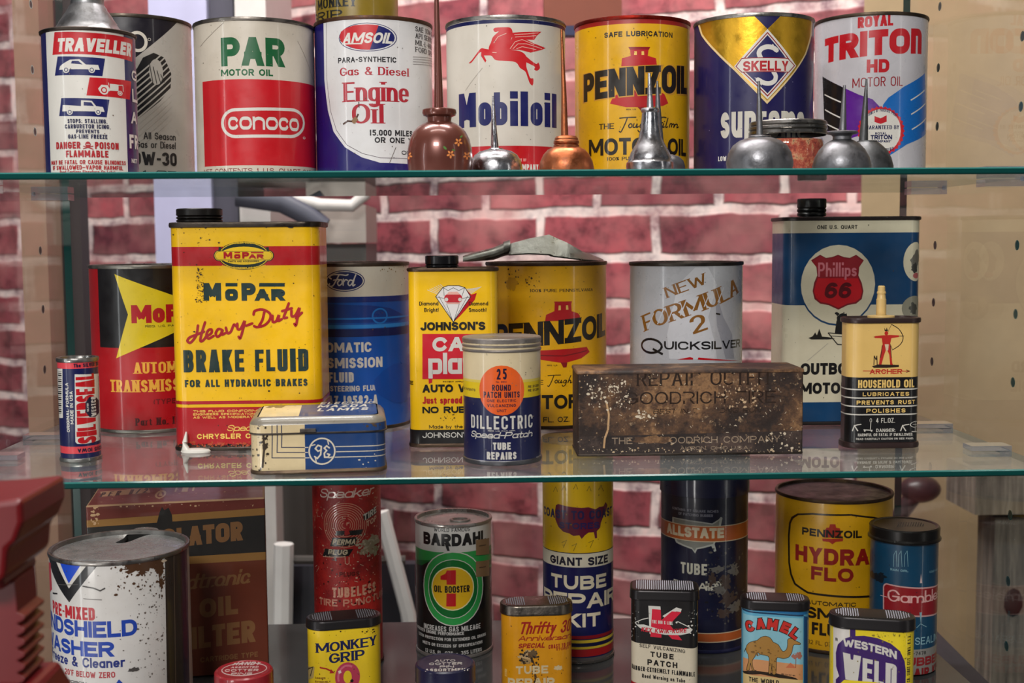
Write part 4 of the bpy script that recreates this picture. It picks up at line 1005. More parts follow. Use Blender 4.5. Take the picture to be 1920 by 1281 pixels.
oiler('dark grey oiler with thin spout, rightmost on the top shelf', 1625, .925, [(50, 330), (48, 312), (44, 297), (37, 283), (27, 273), (20, 267)], metal('#5c5d5e', .45, .4, '#2c2a28', 'dark_steel'), [(1618, 264, 8.5), (1620, 210, 5.5), (1622, 148, 1.7)], collar=[(18, 270), (19, 267), (18, 264.5), (9, 264)])
# glass jar of red flakes
dd = ray(1477, 270); q = .95/math.hypot(dd.x, dd.y); x, y = dd.x*q, dd.y*q; s = (x*AY.x+y*AY.y)/F; zz = lambda py: max(0, z_at(1477, py, x, y)-ZT)
t = thing('glass_jar', 'small glass jar of red flakes with a ridged metal screw band, between two oilers', 'jar', (x, y, ZT))
JG = glass('jar_glass', (.93, .95, .95, 1), 1.0, .02)
b = MB(); b.lathe([(50*s, .0002), (62*s, .001), (66*s, .005), (67*s, zz(275)), (66*s, zz(268)), (62*s, zz(260))], JG); b.build('jar', t)
FLK = corroded([(.3, '#2a120c'), (.42, '#a83a28'), (.52, '#c8583c'), (.60, '#e0a878'), (.66, '#5a2a1c'), (.75, '#e8c89a')], 200, .7, 'red_flakes', 0)
b = MB(); b.lathe([(.001, .0012), (58*s, .0016), (63*s, .005), (64*s, zz(275)), (63*s, zz(264)), (30*s, zz(262)), (.001, zz(263))], FLK); ct_ = b.build('flakes', t); tag(ct_, kind='stuff')
b = MB(); BD = metal('#7d7a76', .3, .4)
b.lathe([(70*s, zz(255)), (72*s, zz(253)), (72*s, zz(248)), (69.5*s, zz(246)), (72*s, zz(244)), (72*s, zz(240)), (69.5*s, zz(238)), (71*s, zz(236)), (71*s, zz(231)), (69*s, zz(229)), (60*s, zz(228)), (58*s, zz(229)), (.001, zz(229))], BD); b.build('screw_band', t)
# ================================================================== MIDDLE SHELF
# small navy can
o = can('small navy round can with red lettering up its side at the left end', 110, 187, 765, ZM, NAVY, yb=868, ytop=672, name='small_round_can', wear=.25)
w = o.w; w.X(0, 600, 4); PK = '#d8404a'
w.band(312, 365, PK, 380, 900); w.band(950, 1003, PK, 380, 900)
w.poly([(425, 366), (468, 366), (472, 735), (430, 735)], WHI)
for i in range(22): w.line([(436, 385+i*15), (462, 387+i*15)], 3+4*(i*7 % 3), BLK_)
w.T('ORIGINAL FORMULA', 497, 519, 472, 842, WHI, .19, side=1, sp=.14); w.T('MADE IN USA', 526, 550, 535, 782, WHI, .19, side=1, sp=.14)
w.poly([(560, 408), (742, 400), (750, 780), (745, 900), (690, 918), (640, 930), (580, 930), (566, 915)], WHI)
w.T('SILVERSEAL', 570, 715, 405, 925, RED, .2, side=1, sp=.05, grow=.03)
w.line([(735, 420), (742, 880)], 9, NAVY)
w.poly([(640, 620), (668, 578), (712, 574), (740, 610), (742, 690), (715, 725), (670, 728), (640, 690)], '#10102e')
w.T('WESTCO', 682, 718, 575, 722, WHI, .18, side=1); w.T('SILVER', 651, 664, 625, 688, WHI, .2, side=1)
w.T('The SILVER SEAL', 552, 790, 322, 350, '#1a1030', .2); w.T('50315 IOWA', 582, 790, 957, 986, '#1a1030', .22, side=-1)
fin(o, mat=metal('#9a9894', .3, .3), depth=.0025)
# black and red can
o = can('red and black round can with a yellow arrow, half behind the tall yellow tin', 171, 392, 650, ZM, '#b00e18', yb=813, ytop=497, wear=.35)
w = o.w; w.X(); YE2 = '#e6c91e'
w.band(480, 652, '#141012', 185, 410); w.poly([(214.5, 514), (330, 556), (395, 588), (330, 622), (218, 672), (240, 590)], YE2)
w.T('MoPaR', 246, 372, 571, 605, '#b81420', .3, sp=.06, xh=.82); w.T('REG. U.S. PAT. OFF.', 272, 352, 609, 613, '#3a2a10', .18)
w.T('AUTOMATIC', 251, 372, 678, 699, '#e8a93a', .2, ct=.7, serif=.9); w.T('TRANSMISSION', 207, 368, 712, 735, '#e8a93a', .2, ct=.7, serif=.9); w.T('FLUID', 262, 330, 900, 910, '#e8a93a', .2)
w.T('(TYPE A)', 287, 350, 747, 757, '#6a1014', .2); w.T('Part No. 1843314', 254, 372, 782, 796, '#4a0c10', .22, ct=.6, serif=.8)
fin(o, mat=metal('#8d8880', .35, .4))
# tall yellow brake fluid tin
o = tin('tall yellow rectangular tin with red bands and a black screw cap, lettered BRAKE FLUID', 326, 606, ZM, '#f2bd08', .062, .011, yb=845, ytop=416, wear=.4)
w = o.w; w.X(320, 370, 4); R2 = '#b40c18'
w.band(368, 512, R2); DG = '#16302e'
c = (548, 438); YB = '#f4c81e'
w.rrect(322, 775, 395, 480, 42, '#12251c'); w.ell(*c, 196, 106, '#12251c'); w.ell(*c, 189, 101, YB); w.ell(*c, 183, 97, '#12251c'); w.ell(*c, 183, 68, YB); w.rrect(329, 768, 401, 474, 36, YB); w.rrect(336, 761, 406, 469, 31, '#12251c', 3)
w.poly([(360, 372), (380, 375), (378, 402), (358, 405)], '#12251c'); w.poly([(735, 372), (715, 375), (718, 402), (738, 405)], '#12251c')
w.T('USE CHRYSLER CORPORATION', 385, 712, 352, 366, YB, .17, arch=18); w.T('FACTORY ENGINEERED AND INSPECTED', 385, 712, 507, 520, YB, .17, arch=-18)
def mopar(x0, x1, y0, y1, col, q):
    W_ = x1-x0; H_ = y1-y0
    w.T('M', x0, x0+.215*W_, y0, y1, col, q); w.T('O', x0+.265*W_, x0+.42*W_, y0+.34*H_, y1, col, q*1.35, rad=.5); w.poly([(x0+.27*W_, y0), (x0+.415*W_, y0), (x0+.415*W_, y0+.19*H_), (x0+.27*W_, y0+.19*H_)], col)
    w.T('P', x0+.465*W_, x0+.64*W_, y0, y1, col, q); w.T('A', x0+.63*W_, x0+.815*W_, y0+.34*H_, y1, col, q*1.2); w.T('R', x0+.83*W_, x1, y0+.34*H_, y1, col, q*1.2, rad=.6); w.poly([(x0+.685*W_, y0), (x1-.005*W_, y0), (x1-.005*W_, y0+.2*H_), (x0+.68*W_, y0+.2*H_)], col)
mopar(397, 697, 410, 460, R2, .32); w.T('PARTS AND ACCESSORIES', 432, 664, 474, 486, '#2a2010', .18)
mopar(247, 858, 643, 776, DG, .3)
HD_ = '#a40c18'
for pts in (((205, 962), (192, 1035), (150, 1090), (126, 1078), (142, 1052), (185, 1034), (250, 1008)), ((258, 938), (236, 1010), (222, 1072), (238, 1078), (262, 1052)), ((262, 1048), (304, 1020), (306, 992), (282, 998), (268, 1034), (284, 1060), (322, 1040)),
            ((384, 994), (358, 988), (338, 1020), (350, 1046), (374, 1030), (390, 992), (384, 1030), (412, 1018)), ((414, 978), (428, 1020), (452, 1006), (474, 956), (492, 968)), ((500, 948), (503, 988), (526, 984), (556, 926), (540, 1000), (522, 1056), (510, 1046)), ((566, 964), (612, 946)),
            ((702, 862), (688, 920), (664, 962)), ((622, 880), (632, 852), (690, 842), (744, 872), (744, 916), (706, 958), (650, 974), (626, 966)), ((764, 888), (766, 934), (792, 928), (812, 882), (808, 926), (832, 914)), ((886, 796), (862, 860), (848, 904), (872, 902)), ((836, 854), (908, 832)), ((906, 850), (908, 892), (936, 884), (966, 828), (954, 890), (940, 958), (928, 950)), ((940, 908), (984, 866))): w.curve(pts, 19, HD_)
w.T('BRAKE FLUID', 97, 1032, 1138, 1312, DG, .24, sp=.11, rad=.5)
w.X(0, 600, 4); w.T('FOR ALL HYDRAULIC BRAKES', 1387, 2306, 445, 500, DG, .24, sp=.17)
w.band(604, 628, '#b01020'); w.band(652, 930, R2); w.band(930, 1010, '#8a1a14')
for i, s in enumerate(('THIS FLUID CONFORMS TO THE', 'ENGINEERS SPECIFICATIONS FOR HEAVY', 'AS WELL AS MODERATE DUTY TYPE')): w.T(s, 1450, 2150, 673+i*23, 690+i*23, '#f0c860', .2, sp=.2)
w.T('Specifications', 1700, 2200, 785, 830, '#f0c860', .12, sl=.35, script=True, rnd=True, sp=.05); w.T('CHRYSLER CORPORATION', 1478, 2300, 850, 888, '#f4d060', .2, sp=.18)
w.specks(1330, 2420, 935, 990, 900, 4, '#2a140c', 3); w.specks(1330, 2420, 915, 970, 300, 2.6, '#b8481a', 5); w.specks(1300, 2420, -700, 900, 90, 1.6, '#3a2810', 6)
w.X(320, 370, 4); w.specks(190, 250, 530, 790, 120, 1.6, '#3a2a14', 8); w.specks(20, 400, 215, 350, 40, 2, '#5a4010', 9); w.blob(900, 224, 30, 9, '#2a1c10', 3); w.specks(960, 1030, 1100, 1280, 30, 1.3, '#3a2a14', 2)
o.w.build('body', o.t); tin_ends(o, DKTIN, ov=.0016, hh=.0042, topname='lid')
capx = -.0385
screw_cap(o.t, capx, 0, o.h-.0008, .0173, .0115, plain('#1c1715', .35, .3, name='black_cap'))
t = thing('paint_blob', 'small white dried paint drip on the shelf at the foot of the yellow tin', 'paint blob', (o.x-.042, o.y-.0357, ZM))
b = MB(); WD = plain('#e8e2d8', .3, name='white_drip'); b.loft([[(r*math.cos(2*PI*j/20)*1.7+.004, r*math.sin(2*PI*j/20)*.55-.0015, z) for j in range(20)] for r, z in ((.0062, 0), (.0066, .0012), (.0058, .0026), (.003, .0034))], WD, True, True)
b.tube([(-.0035, -.001, .002), (-.0040, -.001, .008), (-.003, .0004, .0155)], [.0034, .0019, .0006], WD); b.build('drip', t)
# blue and white can
o = can('blue and white round can with an oval badge, lettered AUTOMATIC TRANSMISSION FLUID', 552, 768, 650, ZM, '#0a52ae', yb=809, ytop=493, wear=.25)
w = o.w; w.X(320, 370, 4); w.band(480, 747, '#d6d0c2', 800, 2000)
w.ell(1305, 628, 154, 84, '#d6d0c2'); w.ell(1305, 628, 150, 81, '#14225e'); w.ell(1305, 628, 143, 74, '#d6d0c2'); w.ell(1305, 628, 136, 68, '#14225e'); 
for pts in (((1205, 612), (1190, 600), (1215, 582), (1270, 580), (1312, 586), (1330, 580)), ((1262, 584), (1238, 630), (1214, 666), (1188, 664), (1192, 648)), ((1222, 622), (1262, 616)), ((1272, 618), (1252, 640), (1262, 662), (1284, 648), (1284, 622), (1272, 618)), ((1296, 614), (1294, 660)), ((1294, 640), (1312, 618), (1326, 624)), ((1366, 626), (1344, 622), (1330, 646), (1342, 662), (1362, 644), (1388, 582)), ((1376, 612), (1366, 662), (1382, 656))): w.curve(pts, 10, WHI)

w.band(748, 790, '#0a2c78'); w.poly([(1150, 800), (1500, 812), (1640, 830), (1740, 880), (1755, 900), (1700, 930), (1150, 940)], '#0a3a8c'); w.ring(1570, 890, 60, 60, 12, '#1878d0', 20); w.band(905, 918, '#1a78d0'); w.band(958, 985, '#2a88da'); w.band(990, 1048, '#081c58')
w.T('AUTOMATIC', 1030, 1506, 1090, 1165, WHI, .23, sp=.1); w.T('TRANSMISSION', 1000, 1588, 1205, 1283, WHI, .23, sp=.1); w.X(440, 600, 4); w.T('FLUID', 706, 893, 393, 470, WHI, .23, sp=.1); w.T('POWER STEERING FLUID', 560, 1083, 495, 537, WHI, .2, sp=.1); w.T('C1AZ 19582-A', 640, 1072, 568, 640, WHI, .2)
w.blob(1240, 470, 130, 160, '#0a48a0', 2, 24, .12); w.X(320, 370, 4); w.specks(1480, 1790, 520, 1280, 30, 1.6, '#6a4a24', 4); w.specks(1560, 1790, 510, 560, 40, 2, '#8a6a34', 4)
fin(o, mat=metal('#5a5048', .4, .55))
# yellow polish tin
o = tin('slim yellow tin with a black cap and a diamond drawing above the word CAR', 768, 937, ZM, '#f2bf10', .042, .009, yb=839, ytop=502, wear=.2)
w = o.w; w.X(740, 420, 4); K = '#15120c'
for i in range(7):
    w.line([(245+i*16, 495-i*7), (330+i*7, 530-i*8)], 4, WHI); w.line([(650-i*14, 470+i*3), (570-i*6, 525-i*6)], 4, WHI)
w.poly([(525, 480), (575, 530), (615, 518), (600, 570), (490, 690), (440, 737)], RED)
D_ = [(308, 546), (362, 476), (400, 463), (480, 463), (527, 478), (570, 546), (440, 737)]
w.poly(D_, '#e4e0dc'); w.line(D_+D_[:2], 5, K)
for q in (((330, 540), (440, 735)), ((390, 600), (438, 735)), ((485, 600), (442, 735)), ((548, 540), (440, 735)), ((365, 478), (372, 540)), ((525, 480), (505, 540)), ((362, 476), (400, 500), (440, 478), (480, 500), (527, 478)), ((308, 546), (375, 560)), ((570, 546), (505, 560))): w.line(q, 3, K)
w.rrect(372, 506, 528, 590, 26, '#c0202a'); w.poly([(390, 530), (405, 510), (470, 508), (492, 530)], '#e8b0a0'); w.ell(388, 567, 14, 14, WHI); w.ell(490, 567, 14, 14, WHI); w.poly([(385, 592), (495, 592), (480, 600), (400, 600)], '#e0a090')
w.T('Diamond', 184, 327, 582, 611, K, .15); w.T('Bright!', 222, 329, 630, 660, K, .15); w.T('Diamond', 556, 700, 582, 611, K, .15); w.T('Smooth!', 556, 687, 630, 660, K, .15)
w.T("JOHNSON'S", 192, 680, 735, 798, K, .26, sp=.06)
w.poly([(208, 825), (720, 825), (720, 1163), (208, 1163)], '#c8142a'); w.poly([(254, 1160), (282, 1160), (280, 1190), (256, 1198)], '#c8142a')
w.T('CAR', 280, 640, 848, 955, WHI, .26, sl=.05, sp=.07); w.T('plate', 252, 700, 965, 1125, WHI, .18, sp=.04, rad=.4, xh=.74)
w.X(440, 600, 4); w.T('PATENT APPLIED FOR', 1562, 1790, 457, 467, K, .18); w.T('AUTO WAX', 1408, 1880, 483, 542, K, .26, sp=.06); w.T('Just spread and wipe', 1408, 1950, 572, 626, '#b8161e', .2, sp=.07); w.T('NO RUBBING', 1408, 1930, 648, 697, K, .25, sp=.06)
w.T('Made by the makers of', 1458, 1930, 786, 812, K, .15); w.band(822, 960, '#141012'); w.T("JOHNSON'S WAX", 1408, 1940, 842, 882, WHI, .14); w.specks(1530, 1660, 700, 760, 30, 1.6, '#6a4a10', 4)
w.T('KE', 1306, 1342, 455, 483, K, .2)
o.w.build('body', o.t); tin_ends(o, metal('#5a4a3e', .4, .5), ov=.0012, hh=.003)
screw_cap(o.t, .0-.0085, 0, o.h-.0008, .0128, .0098, plain('#121012', .25, name='glossy_black_cap'), ridges=1)
# second bell can
o = can('yellow quart can with a red bell and no red rim, under the metal pouring spout', 913, 1137, 640, ZM, '#eaae0a', yb=806, ytop=492, wear=.5)
w = o.w; w.X(740, 420, 4); K = '#16110a'
w.T('100% PURE PENNSYLVANIA', 1012, 1486, 488, 510, K, .22, ct=.6, serif=.8)
bell(w, [(1197, 660), (1200, 595), (1195, 582), (1330, 580), (1325, 600), (1328, 655)], [(1128, 730), (1135, 682), (1195, 655), (1330, 655), (1375, 670), (1390, 690), (1388, 722)], [(1040, 1000), (1060, 950), (1440, 922), (1462, 960), (1400, 1008), (1270, 1045), (1100, 1020)], [(1245, 1040), (1265, 1078), (1290, 1075), (1295, 1040)], [[(1228, 648), (1230, 612), (1246, 612), (1246, 646)], [(1285, 644), (1285, 610), (1300, 610), (1303, 643)]])
w.line([(1060, 985), (1270, 990), (1440, 950)], 8, '#7a0e14')
w.T('PENNZOIL', 760, 1578, 722, 905, K, .23, rise=84, sp=.03); w.T('REG. U.S.', 1142, 1222, 1056, 1066, K, .18); w.T('THE', 1010, 1115, 1170, 1205, K, .2, ct=.6, serif=.9); tough(w, 1150, 1133, .72, K)
w.X(840, 600, 4); w.T('MOTOR OIL', 470, 1160, 562, 668, K, .2, sp=.07); w.T('32 FL. OZ. (1 QT.)', 610, 1080, 727, 766, K, .14)
w.X(740, 420, 4); w.specks(830, 1090, 330, 480, 60, 3, '#4a3210', 5); w.specks(830, 1560, 330, 720, 40, 1.6, '#7a5a10', 6); w.blob(880, 450, 50, 60, '#c48f14', 7)
fin(o, mat=metal('#4a3a30', .45, .6)); bellcan = o
# spout lying on top of it
zb = ZM+bellcan.h
t = thing('pouring_spout', 'folded grey metal pouring spout lying across the top of the yellow bell can', 'spout', (bellcan.x, bellcan.y, zb))
SPM = metal('#74756e', .34, .45, '#4a463e', 'galvanised_steel')
def spt(px_, py_): p = at_y(px_, py_, bellcan.y); return Vector((p.x-bellcan.x, 0, max(p.z-zb, .0002)))
b = MB(); n = 16
def oval(c, ry, rz, tilt=0): return [(c.x+rz*math.sin(2*PI*j/n)*tilt, c.y+ry*math.cos(2*PI*j/n), max(.0004, c.z+rz*math.sin(2*PI*j/n))) for j in range(n)]
b.loft([oval(spt(868, 489), .0085, .0042), oval(spt(890, 484), .0095, .0050), oval(spt(925, 476), .010, .0054), oval(spt(948, 467), .0102, .0056)], SPM, True, True); b.build('tube', t)
b = MB(); b.loft([oval(spt(944, 467), .0108, .0062), oval(spt(952, 465), .0112, .0064), oval(spt(956, 463), .0108, .0061)], metal('#6a6a64', .4, .4)); b.build('joint', t)
b = MB()
def roof(c, wy, dz, drop): return [(c.x, -wy, max(.0003, c.z-drop)), (c.x, -wy*.35, c.z), (c.x, wy*.35, c.z), (c.x, wy, max(.0003, c.z-drop)), (c.x, wy*.9, max(.0002, c.z-drop-.0012)), (c.x, wy*.3, max(.0001, c.z-dz)), (c.x, -wy*.3, max(.0001, c.z-dz)), (c.x, -wy*.9, max(.0002, c.z-drop-.0012))]
b.loft([roof(spt(953, 458), .0115, .003, .0085), roof(spt(990, 448), .0145, .003, .012), roof(spt(1029, 440), .0175, .003, .0165), roof(spt(1035, 443), .018, .003, .0165), roof(spt(1062, 455), .020, .003, .0125), roof(spt(1090, 471), .0205, .0025, .0068), roof(spt(1112, 479), .017, .002, .004), roof(spt(1130, 486), .010, .0016, .0012)], SPM, True, True); b.build('hood', t, sharp=25)
# cream, orange and navy round can
o = can('cream and navy round can with an orange disc and a ridged grey lid', 869, 1014, 760, ZM, '#121846', yb=874, ytop=636, name='round_can', wear=.3)
w = o.w; w.X(840, 600, 4)
w.band(0, 592, '#e2c21a'); w.band(0, 470, '#dccaa4'); w.band(455, 475, '#dec65a')
w.ell(403, 530, 176, 188, '#e8601e'); K = '#1a1230'
w.T('25', 365, 441, 366, 448, K, .15, sp=.2); w.T('No. 6651', 360, 442, 460, 472, K, .2); w.T('ROUND', 330, 471, 487, 533, K, .17); w.T('PATCH UNITS', 267, 538, 540, 586, K, .17); w.T('ONE ELECTRIC', 293, 511, 597, 618, K, .18, sp=.2); w.T('VULCANIZING', 295, 509, 633, 655, K, .18, sp=.2); w.T('UNIT', 367, 438, 671, 692, K, .18, sp=.2)
w.T('U.S. PATENTS', 118, 206, 512, 530, K, .18); w.T('RE 21,220', 600, 678, 488, 505, K, .18); w.T('RE 21,230', 600, 678, 516, 534, K, .18)
w.T('DILLECTRIC', 175, 633, 722, 822, WHI, .14, sp=.17); w.T('REG. U.S. PAT. OFF.', 300, 505, 830, 838, WHI, .2); w.T('Speed-Patch', 172, 634, 842, 890, WHI, .14, sl=.35, script=True, rnd=True, sp=.06); w.T('TUBE', 337, 470, 920, 975, WHI, .21); w.T('REPAIRS', 292, 513, 992, 1048, WHI, .21); w.T('MADE IN', 662, 720, 1012, 1026, WHI, .2)
w.specks(120, 690, 270, 1060, 60, 1.2, '#8a7a6a', 4)
o.w.build('body', o.t); R, h = o.R, o.h
b = MB(); b.lathe([(R-.002, .0003), (R+.0003, 0), (R+.0007, .001), (R+.0007, .0028), (R-.0002, .0036)], metal('#77777c', .35, .3)); b.build('base_rim', o.t)
zl = z_at(941, 663, o.x, o.y-o.R)-ZM; LM = metal('#8a827c', .36, .35, mv=.6)
hh = h-zl; n = 90; rings = []
for f, v in ((.985, 0), (1.018, .04), (1.026, .13), (1.015, .2), (.975, .27), (.985, .33), (1.022, .38), (1.024, .5), (.985, .56), (.98, .60), (1.018, .65), (1.02, .92), (.99, 1.0), (.90, 1.02), (.86, 1.0), (.3, .995)):
    rings.append([(R*f*(1-.010*(j % 2)*(.62 < v < .95))*math.sin(2*PI*j/n), -R*f*(1-.010*(j % 2)*(.62 < v < .95))*math.cos(2*PI*j/n), zl+hh*v) for j in range(n)])
b = MB(); b.loft(rings, LM, False, True); b.build('screw_lid', o.t)
# hinged lamp tin
o = tin('small cream and blue hinged tin with a round monogram, in front of the yellow tin', 474, 722, ZM, '#1a3e74', .070, .010, yb=888, d=None, h=.0385, rot=5.5, width=.0905, wear=.45)
w = o.w; w.X(440, 600, 4); CR = '#d8c49a'
w.band(400, 1300, CR, 40, 525); NV = '#16264e'
for x, y in ((280, 1035), (318, 995), (352, 957)): w.line([(x, 600), (x, y), (527, y)], 7, NV)
for y in (1035, 995, 957): w.line([(527, y), (1180, y-34)], 6, '#dcd2bc')
w.ell(655, 985, 106, 106, '#1a3e74'); w.ring(655, 985, 102, 102, 11, '#dcd2bc'); 
w.line([(650, 975), (625, 985), (605, 965), (625, 940), (650, 950), (645, 1010), (620, 1040), (600, 1025)], 11, '#dcd2bc', True); w.line([(710, 960), (690, 945), (672, 962), (690, 980), (672, 1000), (675, 1030), (700, 1030), (712, 1010), (695, 1005)], 11, '#dcd2bc', True)
for a in range(4):
    q = a*PI/2+.5; w.line([(655+90*math.cos(q), 985+90*math.sin(q)), (655+72*math.cos(q+.25), 985+72*math.sin(q+.25))], 8, '#dcd2bc', True)
w.specks(120, 260, 840, 1130, 60, 3, '#2a2018', 4); w.line([(215, 850), (222, 960), (208, 1110)], 16, '#3a2e22'); w.blob(230, 950, 30, 35, '#3a2e22', 2); w.specks(930, 1130, 840, 1130, 25, 1.6, '#d0c8b8', 5)
zs = z_at(600, 805, o.x, o.y-.035)-ZM
zs = .0272
w.V = w.V; 
# body wall stops at the seam
o2h = zs
wb = w
for i, v in enumerate(wb.V):
    if v.z > zs: wb.V[i] = Vector((v.x, v.y, zs))
wb.build('body', o.t)
b = MB(); skin(b, o.prof, [(-.001, 0), (.0009, .0003), (.0011, .0014), (.0005, .0026), (-.0002, .003)], metal('#6a5a4a', .45, .6), cap0=True); b.build('base_rim', o.t)
lidw = Wall((o.x, o.y, ZM), (lambda p: ([(a[0]+n_[0]*.0008, a[1]+n_[1]*.0008) for a, n_ in zip(*p)], p[1]))(o.prof), zs+.0006, .0338, '#1a3e74', o.rot, .5)
lidw.X(440, 600, 4); lidw.band(300, 1300, CR, 40, 525)
for x in (280, 318, 352): lidw.line([(x, 690), (x, 870)], 7, NV)
lidw.blob(1045, 745, 70, 45, '#5a4a3c', 5); lidw.specks(140, 240, 710, 820, 40, 3, '#3a2e22', 6); lidw.blob(225, 745, 40, 12, '#2a2018', 3); lidw.specks(950, 1120, 700, 800, 40, 2.5, '#4a3a2c', 7)
tp = Top((o.x, o.y, ZM), o.h, o.rot, .5); lo = []
P_, N_ = o.prof; out = [(p[0]*.885, p[1]*.87) for p in P_[:-1]]
tp.emit([[(0, 0), out[i], out[(i+1) % len(out)]] for i in range(len(out))], '#1a3e74')
ca = -.0905/2*.88; tp.emit([[(ca, -.028), (-.013, -.028), (-.013, .028), (ca, .028)]], CR)
CRW = '#dcd6c8'
tp.X(440, 600, 4); tp.T('ELECTRIC', 640, 1050, 614, 630, CRW, .09, ct=1.8, sl=.1); tp.T('MAZDA', 620, 1000, 636, 654, CRW, .1, ct=1.8, sl=.1); tp.T('LAMPS', 620, 1005, 660, 680, CRW, .1, ct=1.8, sl=.1)
tp.line([(250, 660), (300, 640), (330, 660), (370, 640)], 6, '#6a5a44'); tp.specks(130, 1050, 610, 690, 60, 3, '#5a4a3a', 3)
mb = MB()
for f, mi in zip(lidw.Fc, lidw.Fm): mb.add([lidw.V[i] for i in f], [list(range(len(f)))], lidw.mats[mi])
tp.add_to(mb)
LE = metal('#6a6460', .4, .55)
skin(mb, ([(a[0]+n_[0]*.0008, a[1]+n_[1]*.0008) for a, n_ in zip(*o.prof)], o.prof[1]), [(0, .0335), (-.0006, .0352), (-.0024, .0372), (-.0052, o.h)], paint('#7a7468', .6), cap1=False)
skin(mb, o.prof, [(-.0003, zs-.0002), (.0012, zs+.0002), (.0014, zs+.001), (.0006, zs+.0014)], LE)
lid_o = mb.build('lid', o.t, sharp=60)
b = MB(); b.box((-.012, -.0385, zs+.0016), (-.0015, -.0352, zs+.0038), LE); b.build('catch', o.t)
# rusted repair box
RUSTB = corroded([(.28, '#1c1614'), (.44, '#32241e'), (.53, '#5c412e'), (.60, '#946e4a'), (.68, '#543a2a'), (.8, '#241a16')], 26, .5, 'rusted_paint', .15)
o = tin('long rusted brown metal box with worn lettering REPAIR OUTFIT on the middle shelf', 1080, 1510, ZM, RUSTB, .046, .0015, yb=854, h=.0622, wear=.6, k=2, name='repair_box', cat='box')
w = o.w; w.X(1060, 400, 2.463); TD = '#2a1c14'
w.poly([(40, 1003), (1120, 1003), (1120, 1110), (40, 1110)], corroded([(.3, '#1a1414'), (.5, '#342824'), (.62, '#54423a'), (.75, '#241a18')], 40, .5, 'dark_worn_paint', .2))
w.T('REPAIR OUTFIT', 330, 956, 727, 795, TD, .13, ct=.7, serif=.6, sp=.14); w.T('GOODRICH TIRE', 275, 972, 823, 880, TD, .13, ct=.8, sp=.14); w.T('BEST IN THE LONG RUN', 405, 905, 901, 923, TD, .15, sl=.2)
w.T('THE B.F. GOODRICH COMPANY', 215, 992, 1032, 1062, '#94806c', .13, sp=.16); w.T('AKRON, OHIO U.S.A.', 530, 850, 1076, 1092, '#94806c', .14, sp=.18)
w.blob(620, 770, 50, 30, RUSTB, 3); w.blob(770, 760, 40, 26, RUSTB, 5); w.blob(800, 850, 55, 24, RUSTB, 6); w.blob(560, 850, 30, 22, RUSTB, 7); w.blob(650, 912, 80, 14, RUSTB, 8); w.blob(400, 1046, 110, 22, RUSTB, 9)
WS2 = '#d8c8b0'
w.line([(190, 875), (201, 930), (197, 1000), (182, 1040), (178, 1085)], 9, '#c09a70'); w.specks(100, 300, 760, 910, 120, 3.2, WS2, 4); w.scratch(110, 260, 790, 880, 40, WS2, 14, 14, 1); w.specks(330, 420, 910, 950, 50, 3, WS2, 5); w.specks(700, 900, 780, 900, 110, 2.6, '#c4a684', 6); w.specks(60, 1110, 700, 1100, 260, 2, '#a88a6a', 7); w.scratch(60, 1110, 700, 1100, 90, WS2, 8, 14, .9); w.specks(930, 1060, 1010, 1090, 40, 3, WS2, 9)
w.specks(60, 1110, 1090, 1104, 120, 2.2, '#c8b090', 3); w.specks(60, 1110, 690, 700, 90, 2.2, '#c8b090', 2)
o.w.build('body', o.t); b = MB(); h = o.h
skin(b, o.prof, [(-.0006, 0), (.0003, .0002), (.0004, .0012), (0, .0018)], DKTIN, cap0=True); b.build('base_rim', o.t)
b = MB(); skin(b, o.prof, [(0, h-.0025), (.0006, h-.0022), (.0007, h-.0008), (.0002, h), (-.001, h+.0003)], RUSTB, cap1=True); b.build('lid', o.t)
# silver formula can
SILV = '#b9b9be'
o = can('silver white round can with slanted brown lettering behind the rusted box', 1181, 1392, 620, ZM, SILV, R=.0465, ytop=492, wear=.2, rough=.25)
w = o.w; w.X(1060, 400, 2.463); BR = '#8a5a20'
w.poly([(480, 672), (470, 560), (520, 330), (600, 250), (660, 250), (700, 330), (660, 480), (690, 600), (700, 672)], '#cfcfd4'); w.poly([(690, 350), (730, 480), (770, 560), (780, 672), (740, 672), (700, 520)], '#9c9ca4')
w.T('NEW', 455, 655, 309, 360, BR, .2, rot=20, ct=.45, serif=1, sp=.1); w.T('FORMULA', 350, 800, 388, 465, BR, .22, rot=19, ct=.45, serif=1, sp=.04); w.T('2', 577, 650, 470, 550, BR, .22, rot=18, ct=.5)
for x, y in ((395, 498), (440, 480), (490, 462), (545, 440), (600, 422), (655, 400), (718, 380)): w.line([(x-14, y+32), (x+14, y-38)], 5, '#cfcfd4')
w.T('Q', 350, 450, 576, 650, BLK_, .13, ell=True); w.T('UICKSILVER', 456, 806, 592, 630, BLK_, .22, ct=.8, sp=.1)
w.poly([(515, 676), (575, 664), (590, 668), (590, 676)], RED); w.poly([(610, 676), (615, 666), (800, 680)], RED); w.line([(695, 463), (715, 467)], 7, BLK_); w.specks(330, 800, 250, 670, 20, 1.2, '#5a5a60', 3)
fin(o, mat=metal('#4a4540', .4, .5))
